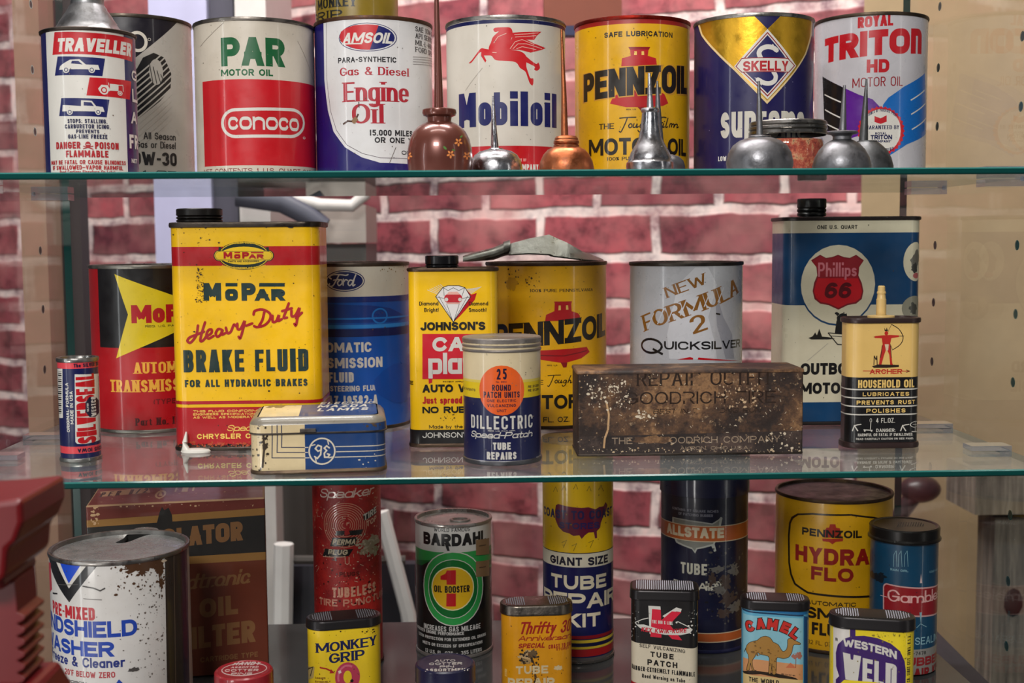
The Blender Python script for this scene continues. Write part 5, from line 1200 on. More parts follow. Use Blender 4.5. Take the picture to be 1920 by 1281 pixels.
# blue and cream quart tin
o = tin('tall blue and cream tin with a red shield in a disc and black cap', 1468, 1728, ZM, '#063c66', .058, .012, yb=797, ytop=406, wear=.3)
w = o.w; w.X(1240, 300, 2.56); CB = '#d4cbb0'
w.band(200, 350, CB); w.band(696, 1162, CB); w.T('ONE U.S. QUART', 748, 941, 313, 332, '#2a2620', .2)
w.ell(848, 600, 184, 197, '#063c66'); w.ell(848, 598, 178, 190, CB)
S_ = [(718, 482), (762, 455), (790, 470), (820, 466), (848, 455), (876, 466), (905, 470), (935, 455), (972, 482), (950, 515), (946, 555), (962, 590), (970, 630), (962, 668), (935, 690), (895, 697), (850, 719), (802, 697), (762, 690), (735, 668), (726, 630), (733, 590), (748, 555), (744, 515)]
w.poly(S_, '#7a1420'); cx_, cy_ = 848, 585; w.poly([(cx_+(x-cx_)*.955, cy_+(y-cy_)*.955) for x, y in S_], '#8e1622'); w.poly([(752, 568), (944, 568), (956, 600), (963, 632), (955, 662), (930, 682), (892, 689), (850, 710), (805, 689), (766, 682), (742, 662), (733, 632), (740, 600)], '#c21420')
w.T('Phillips', 752, 938, 492, 560, '#c8707a', .13, xh=.62, sp=.07); w.T('66', 780, 914, 588, 664, '#5a0c16', .22, sl=.15, sp=.1)
TG = '#16181a'
w.poly([(705, 855), (730, 845), (800, 850), (835, 858), (800, 862), (720, 862)], TG)
for x, y, s_ in ((738, 850, 22), (758, 850, 40)): w.poly([(x-14, y), (x, y-s_), (x+14, y)], TG)
w.poly([(832, 835), (840, 775), (855, 740), (870, 735), (890, 740), (905, 835)], TG); w.specks(840, 890, 730, 830, 40, 6, TG, 3); w.line([(800, 830), (845, 885), (900, 890)], 5, TG); w.line([(800, 830), (890, 838)], 4, TG); w.line([(812, 845), (890, 850)], 3, TG); w.line([(700, 965), (800, 880)], 3, '#b8b0a0')
w.T('OUTBOARD', 668, 1030, 974, 1030, BLK_, .25, sp=.07); w.T('MOTOR OIL', 664, 1030, 1068, 1122, BLK_, .25, sp=.07)
w.ell(1220, 488, 33, 94, CB); w.blob(1222, 480, 22, 55, '#6a665c', 4); w.blob(1215, 520, 18, 30, '#3a3834', 6); w.ell(1222, 555, 12, 14, '#b86060'); w.ell(1214, 712, 32, 60, '#8e8a78'); w.blob(1210, 715, 22, 35, '#4a4840', 3); w.specks(590, 1240, 310, 1150, 50, 1.6, '#4a4030', 6)
o.w.build('body', o.t); tin_ends(o, plain('#241a18', .4, .3, name='dark_seam'), ov=.0015, hh=.0034)
screw_cap(o.t, -.0285, 0, o.h-.0008, .0122, .0165, plain('#161413', .3, .2, name='black_ridged_cap'), ridges=3)
# household oil tin
o = tin('small cream and black oil tin with an archer figure and cream plastic nozzle', 1588, 1728, ZM, '#141214', .027, .010, yb=841, ytop=596, wear=.2)
w = o.w; w.X(1240, 300, 2.56); CA = '#e0b96c'
w.band(600, 1044, CA); AR = '#b8281e'; AK = '#2a1c14'
w.curve([(1105, 790), (1140, 812), (1160, 850), (1148, 885), (1110, 912)], 4, AK); w.line([(1105, 790), (1080, 840)], 2, AK); w.line([(1110, 912), (1085, 850)], 2, AK); w.line([(1020, 850), (1165, 845)], 3, AK)
w.ell(1080, 832, 9, 10, AR); w.poly([(1072, 822), (1070, 806), (1078, 818), (1082, 804), (1088, 822)], AK)
w.poly([(1024, 846), (1060, 842), (1100, 840), (1140, 842), (1140, 850), (1104, 856), (1098, 885), (1062, 885), (1058, 856), (1024, 855)], AR)
w.poly([(1062, 885), (1098, 885), (1104, 930), (1108, 975), (1112, 984), (1098, 984), (1094, 935), (1080, 905), (1068, 940), (1056, 984), (1044, 984), (1050, 940)], AR); w.poly([(1072, 885), (1092, 885), (1088, 915), (1078, 915)], '#d8c0a0')
w.poly([(1010, 990), (1040, 982), (1140, 984), (1140, 994), (1080, 998), (1020, 998)], AK); w.line([(1020, 985), (1022, 940), (1030, 960), (1034, 940), (1036, 985)], 4, AK); w.line([(1060, 890), (1052, 950)], 3, AK); w.line([(1100, 890), (1104, 950)], 3, AK)
w.T('ARCHER', 1000, 1156, 1004, 1027, AR, .2, serif=.6); w.line([(968, 1013), (1190, 1014)], 3, AR); w.line([(1175, 1008), (1192, 1014), (1175, 1020)], 3, AK)
w.X(1440, 340, 2.208); YW = '#e6c070'; GW_ = '#cfcac0'
w.T('HOUSEHOLD OIL', 373, 605, 822, 855, YW, .18, sp=.1)
for y in (862, 897, 932, 966): w.band(y-2.6, y+2.6, GW_)
w.T('LUBRICATES', 392, 584, 873, 889, YW, .2, sp=.3); w.T('PREVENTS RUST', 367, 607, 907, 924, YW, .2, sp=.25); w.T('POLISHES', 407, 569, 941, 958, YW, .2, sp=.3); w.T('4 FL.OZ.', 447, 525, 980, 1000, GW_, .13)
w.T('DANGER:', 447, 528, 1024, 1038, GW_, .18, sp=.14); w.T('HARMFUL OR FATAL IF SWALLOWED.', 372, 599, 1043, 1055, GW_, .16); w.T('READ CAREFULLY CAUTION ON SIDE PANEL', 365, 602, 1062, 1070, GW_, .17)
w.ring(608, 1006, 14, 13, 2, GW_, 16); w.line([(608, 1018), (608, 1034)], 3, GW_); w.line([(594, 1036), (622, 1036)], 4, GW_); w.line([(598, 1006), (618, 1006)], 2, GW_); w.line([(608, 996), (608, 1016)], 2, GW_)
w.ring(425, 990, 5, 9, 2, GW_, 12); w.line([(425, 1000), (423, 1028)], 3, GW_); w.line([(395, 1029), (432, 1031)], 4, GW_); w.ell(400, 1033, 4, 4, GW_, 8); w.ell(428, 1033, 4, 4, GW_, 8)
for x in (350, 548): w.line([(x, 1034), (x+8, 1012), (x+22, 1034)], 5, GW_); w.line([(x+8, 1012), (x+22, 1008), (x+36, 1006)], 4, GW_)
o.w.build('body', o.t); tin_ends(o, plain('#3a2a28', .35, .3, name='brown_seam'), ov=.0016, hh=.0042, bh=.0042)
NZ = plain('#dcb874', .4, name='cream_plastic'); s = math.hypot(o.x, o.y)/F
b = MB(); nx = (1659-1658)*s
b.lathe([(.0098, o.h-.0012), (.0100, o.h), (.0098, o.h+.0008), (.004, o.h+.0014)], NZ, (nx, 0)); b.lathe([(.0036, o.h+.0008), (.0036, o.h+.013), (.0032, o.h+.0135), (.0029, o.h+.017), (.0033, o.h+.0173), (.0033, o.h+.0184), (.0028, o.h+.019), (.0026, o.h+.0225), (.002, o.h+.0232)], NZ, (nx, 0), 24, False, True); b.build('nozzle', o.t)
# ================================================================== BOTTOM LEVEL
# opened windshield washer can
o = can('rust-stained white and blue quart can with an opened top, lettered WINDSHIELD WASHER', 94, 357, 1120, ZF, '#cfccc8', R=.0488, ytop=1052, wear=.3)
w = o.w; w.X(0, 880, 3.194); BL = '#1c3f9e'; K = '#16161a'
w.poly([(285, 500), (330, 500), (412, 695), (570, 510), (640, 510), (415, 798)], K); w.poly([(318, 500), (336, 500), (412, 690), (545, 510), (575, 510), (413, 715)], WHI); w.poly([(338, 500), (530, 510), (412, 685)], '#1546c0')
w.poly([(260, 560), (303, 560), (312, 720), (300, 740), (260, 700)], '#b83040')
w.T('PRE-MIXED', 318, 568, 822, 898, '#b0202c', .2, sp=.07); w.T('NDSHIELD', 312, 822, 912, 1010, BL, .23, sp=.05, pre='WI'); w.T('ASHER', 325, 684, 1032, 1122, BL, .24, sp=.05, pre='W')
w.T('-Freeze & Cleaner', 316, 750, 1130, 1190, '#1e2c74', .17, sp=.07, pre='Anti'); w.T("20'F BELOW ZERO", 390, 690, 1214, 1250, '#a8343c', .18, sp=.1); w.T('DANGER-POISON', 330, 517, 1262, 1278, K, .2); w.poly([(690, 1290), (712, 1258), (745, 1290)], BL)
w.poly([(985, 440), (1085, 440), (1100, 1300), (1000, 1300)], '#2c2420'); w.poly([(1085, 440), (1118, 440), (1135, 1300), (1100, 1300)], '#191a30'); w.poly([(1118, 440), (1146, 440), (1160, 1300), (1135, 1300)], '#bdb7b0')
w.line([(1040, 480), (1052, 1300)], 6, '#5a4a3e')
RU = '#4a2f1c'
for i, (x, y, rx, ry) in enumerate(((740, 560, 70, 24), (830, 590, 110, 40), (900, 560, 110, 46), (960, 590, 40, 70), (850, 620, 40, 26), (965, 680, 22, 50), (700, 545, 60, 14))): w.blob(x, y, rx, ry, RU, 20+i, 26, .6)
for i, (x, y, rx, ry) in enumerate(((1000, 510, 70, 16), (930, 530, 60, 12), (760, 560, 30, 12), (980, 550, 20, 12))): w.blob(x, y, rx, ry, '#c8b49a', 40+i, 20, .6)
w.specks(640, 990, 540, 760, 120, 3, RU, 3); w.specks(820, 985, 660, 1250, 160, 2.2, '#5a5048', 4); w.specks(340, 980, 560, 1270, 60, 1.5, '#5a5048', 5)
w.line([(495, 700), (560, 712), (600, 728), (630, 712)], 8, '#3a3634'); w.line([(350, 690), (470, 690)], 3, '#5a5654'); w.line([(500, 775), (610, 782)], 4, '#6a6664'); w.blob(800, 1200, 40, 16, '#4a4644', 9); w.line([(318, 742), (345, 745)], 9, K)
o.w.build('body', o.t); R, h = o.R, o.h; RM2 = metal('#9a9692', .3, .35, '#4a3a2c')
b = MB(); b.lathe([(R-.003, .0028), (R-.0014, 0), (R+.0009, .0014), (R-.0006, .0034)], RM2); b.build('base_rim', o.t)
b = MB(); b.lathe([(R-.0006, h-.0034), (R+.0006, h-.003), (R+.0010, h-.0016), (R+.0006, h-.0002), (R-.0004, h), (R-.0016, h-.0004), (R-.002, h-.0036)], RM2); b.build('top_rim', o.t)
zt = h-.0034; LD = metal('#b0aeae', .24, .42, '#5c544e', mv=.6); tp = Top((o.x, o.y, ZF), zt, 0)
# lid with a torn tear shaped opening: ring of quads from the rim to the hole outline
HP = [(690, 440), (740, 415), (775, 375), (820, 352), (880, 346), (935, 352), (950, 365), (930, 385), (880, 395), (830, 412), (780, 432), (730, 443)]
tp.X(0, 880, 3.194); hu = [tp.uv(*p) for p in HP]; cxh = sum(p[0] for p in hu)/len(hu); cyh = sum(p[1] for p in hu)/len(hu)
ang = sorted(range(len(hu)), key=lambda i: math.atan2(hu[i][1]-cyh, hu[i][0]-cxh)); hu = [hu[i] for i in ang]
outer = [((R-.0022)*math.sin(2*PI*k/72), -(R-.0022)*math.cos(2*PI*k/72)) for k in range(72)]
hole_ = smooth_loop([tp.uv(*p) for p in HP], 2)
o3 = [Vector((*p, 0)) for p in outer]; h3 = [Vector((*p, 0)) for p in hole_]; allp = o3+h3
b = MB(); b.add([(p.x, p.y, zt) for p in allp], [list(t_) for t_ in tessellate_polygon([o3, h3])], LD)
b.loft([[(p.x, p.y, zt) for p in h3], [(p.x, p.y, zt-.004) for p in h3]], LD)
b.tube([(-.02, -.03, zt+.0003), (.01, -.035, zt+.0003)], .0003, LD); b.build('torn_lid', o.t)
b = MB(); b.lathe([(R-.003, .002), (R-.003, zt-.0003)], plain('#141210', .6, name='dark_inside')); b.lathe([(.001, .003), (R-.003, .003)], plain('#141210', .6, name='dark_inside')); b.build('inside', o.t)
# oil filter carton
CB1 = '#652609'
o = tin('brown and black worn cardboard carton with tan lettering OIL FILTER', 181, 496, ZF, CB1, .078, .0012, d=1.012, h=.1465, rot=9.5, width=.1395, wear=.3, rough=.6, k=2, name='filter_carton', cat='carton')
w = o.w; w.X(0, 880, 3.194); TN = '#94682f'; TN2 = '#80562f'
hy = lambda x, yr, yl: yl+(yr-yl)*(x-560)/(1545-560)
def slant(yr0, yr1, yl0, yl1, col):
    e = o.W/2-.0002
    def ln(yl, yr):
        (ua, va), (ub, vb) = w.uv(620, hy(620, yr, yl)), w.uv(1490, hy(1490, yr, yl)); g = (vb-va)/(ub-ua)
        return [(-e, va+g*(-e-ua)), (e, va+g*(e-ua))]
    a, b_ = ln(yl0, yr0), ln(yl1, yr1); w.poly([a[0], a[1], b_[1], b_[0]], col, raw=True)
slant(60, 235, 80, 300, '#6a2418'); slant(235, 278, 305, 350, TN); slant(277, 500, 347, 560, '#171210'); slant(498, 545, 558, 600, TN)
w.T('PERCOLATOR', 640, 1455, 352, 468, TN2, .27, rise=42, sp=.05, rad=.9); w.T('Fluidtronic', 930, 1505, 622, 712, TN2, .17, sl=.3, rise=26, script=True, ct=.7, rnd=True, sp=.05); w.T('OIL', 1195, 1425, 765, 880, TN2, .27, rise=12, sp=.1); w.T('FILTER', 1060, 1530, 930, 1062, TN2, .25, rise=26, sp=.07)
w.T('CARTRIDGE TYPE', 1200, 1545, 1110, 1140, TN2, .18, rise=12)
w.poly([(940, 320), (955, 260), (970, 225), (985, 245), (1010, 230), (1030, 275), (1034, 330), (985, 345)], '#171210')
w.specks(560, 1545, 120, 150, 60, 4, '#c8a078', 3); w.specks(545, 590, 190, 330, 60, 4, '#c8a078', 4); w.specks(560, 1540, 205, 225, 30, 3, '#c8a078', 5)
o.w.build('body', o.t)
b = MB(); h = o.h; CT = paint('#7a2c26', .3, .6); skin(b, o.prof, [(0, h-.0013), (-.0006, h-.0004), (-.0016, h)], paint('#b08a68', .5, .7), cap1=False)
tp = Top((o.x, o.y, ZF), h, o.rot, .4, .6); hw, hd = o.W/2-.0016, o.D/2-.0016
tp.emit([[(-hw, -hd), (hw, -hd), (hw, hd), (-hw, hd)]], '#7a2c26'); tp.X(0, 880, 3.194)
tp.poly([(600, 135), (890, 110), (900, 140), (610, 165)], '#b8906a'); tp.T('PER 1/2', 612, 880, 125, 155, '#2a1812', .12, ct=1.6, rise=14); tp.ell(962, 150, 32, 24, '#b8906a'); tp.ell(962, 152, 20, 16, '#7a2c26'); tp.poly([(950, 160), (962, 120), (974, 160)], '#b8906a'); tp.T('FIT', 1050, 1170, 105, 135, '#b8906a', .2)
tp.specks(560, 1530, 120, 215, 60, 3, '#c8a078', 4)
tp.add_to(b); b.build('lid_flaps', o.t, smooth=False)
# worn red can
WR = corroded([(.25, '#4a0e10'), (.42, '#8e1a1a'), (.55, '#b0241e'), (.66, '#8e1c1a'), (.8, '#c85a48')], 24, .45, 'worn_red_paint', 0)
o = can('tall worn red round can with a ringed target and flame emblem', 587, 715, 1020, ZF, WR, R=.0285, h=.186, name='tall_round_can', wear=.5)
w = o.w; w.X(440, 900, 3.767); PKW = '#d8a890'; 
w.T('Speaker', 600, 985, 62, 128, '#e0c4b8', .13, sl=.3, script=True, rnd=True, sp=.03, rise=10)
for i in range(10): w.ring(780, 322, 160-15*i, 158-15*i, 4.6, '#d8987c', 36)
w.poly([(770, 335), (768, 300), (785, 275), (792, 248), (800, 285), (812, 305), (808, 330), (790, 345)], '#a81818'); w.blob(792, 358, 34, 26, '#b02020', 4); w.poly([(786, 312), (792, 295), (798, 316), (792, 326)], '#d88a70')
w.poly([(720, 360), (908, 348), (892, 385), (708, 392)], BLK_); w.blob(792, 370, 26, 26, '#b02020', 5); w.poly([(692, 408), (868, 402), (850, 462), (674, 468)], BLK_); w.T('PERMA', 690, 856, 420, 458, '#d8c8a8', .2, sl=.25); w.poly([(640, 485), (838, 488), (806, 538), (622, 536)], BLK_); w.T('PLUG', 660, 800, 493, 530, '#d8c8a8', .2, sl=.2); w.line([(625, 540), (780, 543), (782, 590), (795, 598), (808, 590), (808, 545)], 5, PKW)
w.poly([(905, 245), (990, 188), (1000, 232), (912, 288)], BLK_); w.T('TIRE', 910, 1000, 215, 262, WHI, .2, rise=40); w.T('TOP', 930, 1000, 270, 310, PKW, .2, rise=30)
for i, (x, y, rx, ry) in enumerate(((950, 460, 75, 60), (980, 430, 60, 60), (920, 500, 50, 40), (990, 500, 40, 40))): w.blob(x, y, rx, ry, '#9c8e74', 10+i, 22, .65)
w.specks(860, 1030, 380, 540, 120, 4, '#b8ac94', 4); w.T('TUBELESS', 690, 995, 752, 824, '#c08a72', .2, rise=14); w.T('TIRE PUNCTURE', 600, 1090, 838, 888, '#b87a66', .2, rise=14); w.T('PLUGS', 740, 880, 650, 682, '#5a1410', .2)
w.specks(560, 1030, 60, 880, 160, 2, '#d8a890', 6); w.scratch(560, 1030, 60, 880, 60, '#d8b8a0', 7, 30, .8); w.specks(560, 1030, 540, 880, 90, 3, '#3a0e0e', 8)
fin(o, mat=metal('#5a4038', .45, .6))
# green and black booster can
o = can('green, white and black round can with a big red figure 1, lettered OIL BOOSTER', 780, 922, 1100, ZF, '#121312', yb=1237, ytop=984, name='ring_pull_can', wear=.15)
w = o.w; w.X(560, 880, 3.195); WB = '#cfcbc6'; G1, G2 = '#2f9a4a', '#0c6a2c'
w.band(300, 530, WB); K = '#141214'
w.T('WORLD FAMOUS', 810, 1026, 353, 377, K, .14); w.T('BARDAHL', 748, 1122, 388, 462, K, .27, sp=.05); w.poly([(872, 440), (892, 440), (905, 490), (890, 490)], K)
def band2(y0l, y0r, y1l, y1r, x0, x1, col): w.poly([(x0, y0l), (x1, y0r), (x1, y1r), (x0, y1l)], col)
w.band(500, 562, G1); w.band(535, 575, '#0a2a16'); w.band(530, 565, G2)
w.line([(700, 478), (850, 500)], 5, WHI); w.poly([(690, 475), (870, 497), (760, 560), (690, 555)], G1); w.poly([(690, 535), (790, 545), (740, 575), (690, 560)], G2)
w.poly([(1000, 520), (1175, 500), (1175, 585), (1000, 580)], G1); w.poly([(930, 545), (1175, 535), (1175, 560), (960, 600)], G2)
w.ell(925, 718, 196, 224, WHI); w.ell(925, 718, 190, 218, G1); w.ell(925, 718, 158, 178, WHI); w.ell(925, 718, 154, 174, G2); w.poly([(880, 470), (1010, 490), (960, 560), (850, 560)], G1) if False else None
w.ell(922, 716, 132, 132, '#e8e0b0'); w.ell(922, 716, 126, 126, '#e0b01c'); w.poly([(888, 606), (942, 604), (942, 692), (886, 692), (886, 664), (850, 662), (850, 640), (880, 625)], '#c0141e'); w.poly([(886, 744), (942, 744), (942, 822), (884, 822)], '#c0141e'); w.T('OIL BOOSTER', 812, 1024, 700, 741, K, .18, sp=.07)
GR = '#c4c2be'
w.T('INCREASES GAS MILEAGE', 752, 1088, 943, 974, GR, .15); w.T('IMPROVES ENGINE PERFORMANCE', 712, 990, 974, 993, GR, .17); w.T('EXTRA PROTECTION FOR EXTENDED OIL DRAINS', 722, 1120, 1012, 1030, GR, .17); w.T('MEETS OR EXCEEDS SF SPECIFICATIONS', 745, 1100, 1050, 1068, GR, .17); w.T('12 U.S. FL. OZS. - .355 LITERS', 760, 1096, 1092, 1114, GR, .15)
for y in (415, 545): w.poly([(1060, y+8), (1140, y-4), (1140, y+92), (1062, y+100)], '#8a6a4a'); w.line([(1080, y+45), (1120, y+38)], 6, '#4a3424')
fin(o, mat=metal('#9a9590', .28, .25, mv=.7), depth=.0035, lid=metal('#a8a4a0', .3, .2, mv=.5)); R, h = o.R, o.h
b = MB(); zt = h-.0028; b.loft([[(.006+rx*math.cos(2*PI*j/24), -.004+ry*math.sin(2*PI*j/24), z) for j in range(24)] for rx, ry, z in ((.009, .0075, zt), (.0088, .0072, zt+.0012), (.0066, .005, zt+.0012), (.0064, .0048, zt+.0002))], TIN); b.build('pull_ring', o.t)
# yellow and blue tall can
o = can('tall yellow and navy round can with a maroon map, lettered GIANT SIZE TUBE REPAIR KIT', 1018, 1150, 1060, ZF, '#12164e', yb=1246, h=.188, name='tall_round_can', wear=.3)
w = o.w; w.X(1000, 880, 3.195); MA = '#6a1430'
w.band(-400, 503, '#e8b90c'); w.band(503, 508, '#15122a'); w.band(508, 590, '#dcd2bc')
w.poly([(135, 215), (150, 208), (200, 222), (290, 232), (330, 228), (372, 240), (395, 226), (420, 222), (432, 196), (444, 214), (436, 250), (420, 280), (405, 320), (400, 350), (380, 372), (382, 412), (370, 415), (362, 378), (330, 380), (310, 395), (290, 418), (275, 396), (240, 400), (215, 385), (180, 375), (150, 345), (132, 300), (130, 250)], MA)
w.T('COAST TO COAST', 64, 470, 250, 303, '#231a4e', .2, sp=.1); w.T('STORES', 155, 395, 322, 360, '#2a1c58', .22, sp=.12)
w.T('GIANT SIZE', 102, 446, 530, 580, '#14122a', .22, sp=.1); w.T('TUBE', 108, 436, 640, 722, '#dcd0b4', .23, sp=.14); w.T('REPAIR', 66, 478, 745, 835, '#dcd0b4', .23, sp=.08); w.T('KIT', 190, 402, 865, 948, '#dcd0b4', .23, sp=.1)
for y0, y1, c_ in ((1000, 1020, '#8a1420'), (1026, 1044, '#e0c030'), (1044, 1064, '#14163e'), (1066, 1080, '#e0c030'), (1082, 1125, '#b0181e')): w.band(y0, y1, c_)
w.band(1132, 1240, '#5c5656')
for x, y in ((120, 115), (170, 108), (240, 100), (320, 112), (390, 105)): w.line([(x, y+20), (x+15, y-10), (x+26, y+20)], 3, '#6a5a20')
for x, y in ((170, 440), (230, 460), (330, 440)): w.line([(x, y), (x+30, y-15), (x+10, y+30)], 3, '#6a5a20')
w.specks(60, 470, 80, 500, 30, 2, '#8a6a10', 4)
fin(o)
# dark blue can with orange bands
o = can('dark navy round can with orange bands and a grey map, paint worn off', 1239, 1402, 1060, ZF, '#121430', yb=1226, h=.181, name='tall_round_can', wear=.3)
w = o.w; w.X(1160, 880, 3.195); GY = '#84847c'; OR = '#c0602c'
w.T('CONTAINS 117 SQUARE INCHES', 322, 598, 243, 258, '#9a9aa8', .16); w.T('OF PATCHING RUBBER', 358, 565, 268, 284, '#9a9aa8', .16)
w.poly([(322, 285), (400, 300), (500, 315), (560, 325), (600, 300), (612, 285), (622, 292), (612, 340), (585, 420), (575, 450), (585, 490), (572, 495), (555, 460), (520, 470), (470, 480), (458, 505), (440, 480), (400, 465), (345, 440), (320, 380)], '#b4b4ac'); w.poly([(330, 292), (400, 308), (500, 323), (562, 333), (604, 306), (600, 340), (575, 420), (565, 448), (545, 452), (500, 465), (465, 472), (455, 490), (440, 470), (400, 456), (352, 432), (330, 380)], GY)
w.band(340, 437, '#d8c4a4'); w.band(345, 432, OR); w.T('ALLSTATE', 290, 632, 350, 412, '#e0ceae', .27, sp=.05); w.band(982, 1040, '#d8c4a4'); w.band(987, 1034, OR)
w.T('TUBE', 372, 530, 565, 632, '#c8c4b4', .18, sp=.12); w.T('REPAIR', 330, 600, 680, 725, '#c8c4b4', .18, sp=.1); w.T('KIT', 520, 632, 672, 725, '#c8c4b4', .2, sp=.1)
WN = '#4a3a34'
for i, (x, y, rx, ry) in enumerate(((590, 600, 60, 30), (640, 680, 50, 70), (690, 600, 40, 50), (660, 780, 70, 60), (600, 720, 50, 40), (560, 660, 30, 60), (700, 820, 50, 50), (640, 860, 50, 40))): w.blob(x, y, rx, ry, WN if i % 2 else '#6a6662', 60+i, 22, .6)
w.specks(520, 770, 450, 930, 160, 4, '#5a5450', 4); w.specks(520, 770, 450, 930, 60, 3, '#141218', 5)
R, h = o.R, o.h; zl = z_at(1320, 935, o.x, o.y-o.R)-ZF
fin(o, mat=plain('#22244a', .35, .2, name='navy_seam')); b = MB(); b.lathe([(R+.0001, zl), (R+.0011, zl+.0004), (R+.0011, h-.003), (R+.0006, h+.0004), (R-.001, h+.0005)], paint('#1c1d42', .3)); b.build('slip_lid', o.t)
# yellow hydraulic fluid can
o = can('yellow round can with a black rounded outline, behind the blue round can', 1453, 1672, 1080, ZF, '#cf9a10', yb=1228, ytop=939, wear=.4)
w = o.w; w.X(1420, 880, 3.195); K = '#1c120c'; MR = '#8e1a14'
w.poly([(185, 560), (183, 400), (190, 320), (205, 285), (240, 265), (330, 262), (560, 268), (700, 285), (880, 320), (900, 600), (860, 740), (700, 765), (450, 766), (300, 745), (220, 690), (196, 630)], K)
w.poly([(196, 560), (194, 400), (201, 325), (214, 297), (245, 276), (330, 273), (560, 279), (700, 296), (868, 330), (888, 600), (848, 730), (700, 752), (450, 753), (305, 734), (230, 683), (207, 628)], '#d8a012')
w.poly([(400, 410), (405, 365), (415, 350), (430, 350), (435, 330), (468, 330), (472, 350), (495, 355), (505, 410)], '#a82a1c'); w.poly([(388, 415), (515, 415), (512, 432), (470, 436), (450, 450), (430, 436), (392, 432)], '#a82a1c'); w.T('PENNZOIL', 268, 627, 366, 412, K, .25, sp=.1)
w.T('HYDRA', 228, 672, 478, 576, MR, .26, sp=.09); w.T('FLO', 322, 576, 592, 674, MR, .26, sp=.1)
w.T('AUTOMATIC', 290, 592, 797, 822, K, .2, sp=.12); w.T('TRANSMISSION', 110, 760, 838, 906, K, .23, sp=.06); w.T('FLUID', 326, 545, 928, 1002, K, .23, sp=.07); w.T('32 FL. OZ. (1 QT.)', 300, 560, 1036, 1062, '#5a3c10', .14)
w.specks(110, 660, 180, 1100, 50, 1.6, '#6a4a10', 4)
fin(o, mat=metal('#4a3a2c', .45, .7), lid=metal('#3c3a40', .4, .4, '#241c18', 'dark_lid'))
# blue round can with domed lid
o = can('blue round can with a dark grater lid and a red name panel', 1630, 1758, 1120, ZF, '#06405f', R=.0268, ytop=996, name='tall_round_can', wear=.4)
w = o.w; w.X(1600, 800, 2.6625); LB = '#7ea8b4'
w.band(1112, 1600, '#8a8680'); w.rrect(148, 440, 782, 928, 18, '#c89a98'); w.rrect(154, 440, 789, 921, 14, '#8e141e')
w.T('Gambles', 170, 432, 822, 882, '#d8a4a0', .15, script=True, rnd=True, sp=.03, xh=.6, ct=.7)
w.poly([(332, 782), (338, 735), (344, 782)], '#c8b0b0'); w.poly([(330, 928), (336, 985), (342, 928)], LB); w.line([(135, 842), (170, 852)], 3, '#c8b0b0')
for x in (200, 225, 255): w.line([(x, 700), (x+2, 640), (x+14, 620), (x+18, 700)], 2, LB)
w.T('RAIN GIRL', 185, 275, 713, 724, LB, .16); w.T('COLD WEATHER', 380, 440, 712, 722, LB, .16); w.T('SEALING', 308, 450, 1045, 1082, '#86b0bc', .13); w.T('25-7478', 268, 362, 1124, 1142, '#3a3836', .18); w.T('RUBBER', 215, 455, 1152, 1195, '#8e1a20', .25, sp=.07); w.T('REPAIR KIT', 190, 470, 1207, 1255, '#8e1a20', .24, sp=.07)
w.line([(315, 1005), (335, 985), (365, 1000)], 3, LB)
for i, (x, y) in enumerate(((100, 740), (125, 760), (140, 745))): w.blob(x, y, 30, 24, '#0a1a26', 70+i, 18, .6)
w.specks(75, 425, 610, 1100, 60, 2, '#0a2433', 5)
o.w.build('body', o.t); R, h = o.R, o.h; s = math.hypot(o.x, o.y)/F; zl = z_at(1694, 1022, o.x, o.y-o.R)-ZF
BKL = plain('#1e1b1a', .3, .4, name='black_lid')
b = MB(); b.lathe([(R+.0002, zl), (R+.0020, zl+.0006), (R+.0022, zl+.002), (R+.0010, zl+.0034), (R+.0012, h-.0012), (R+.0002, h), (R-.0016, h-.0002), (R-.0024, h-.0008), (.001, h-.0006)], BKL, cap1=True); ld = b.build('grater_lid', o.t)
def teeth(par, pts, z, mt, r=.00055, hgt=.0006):
    b = MB()
    for x, y in pts:
        vs = [(x+r*math.cos(2*PI*k/6), y+r*math.sin(2*PI*k/6), z) for k in range(6)]+[(x+r*.45*math.cos(2*PI*k/6), y+r*.45*math.sin(2*PI*k/6), z+hgt) for k in range(6)]
        b.add(vs, [(k, (k+1) % 6, 6+(k+1) % 6, 6+k) for k in range(6)]+[(6, 7, 8, 9, 10, 11)], mt)
    tag(b.build('grater_teeth', par), kind='stuff')
TTH = plain('#86848a', .34, .9, name='grater_steel'); TTD = plain('#55504e', .3, .7, name='dark_grater_steel')
teeth(ld, [(-.008+.0021*i+.0009*j, -.006+.002*j) for i in range(11) for j in range(7) if abs(-.008+.0021*i+.0009*j) < .016], h-.0007, TTD)
b = MB(); b.lathe([(.0004, h+.0), (.0004, h+.0)], BKL) if False else None
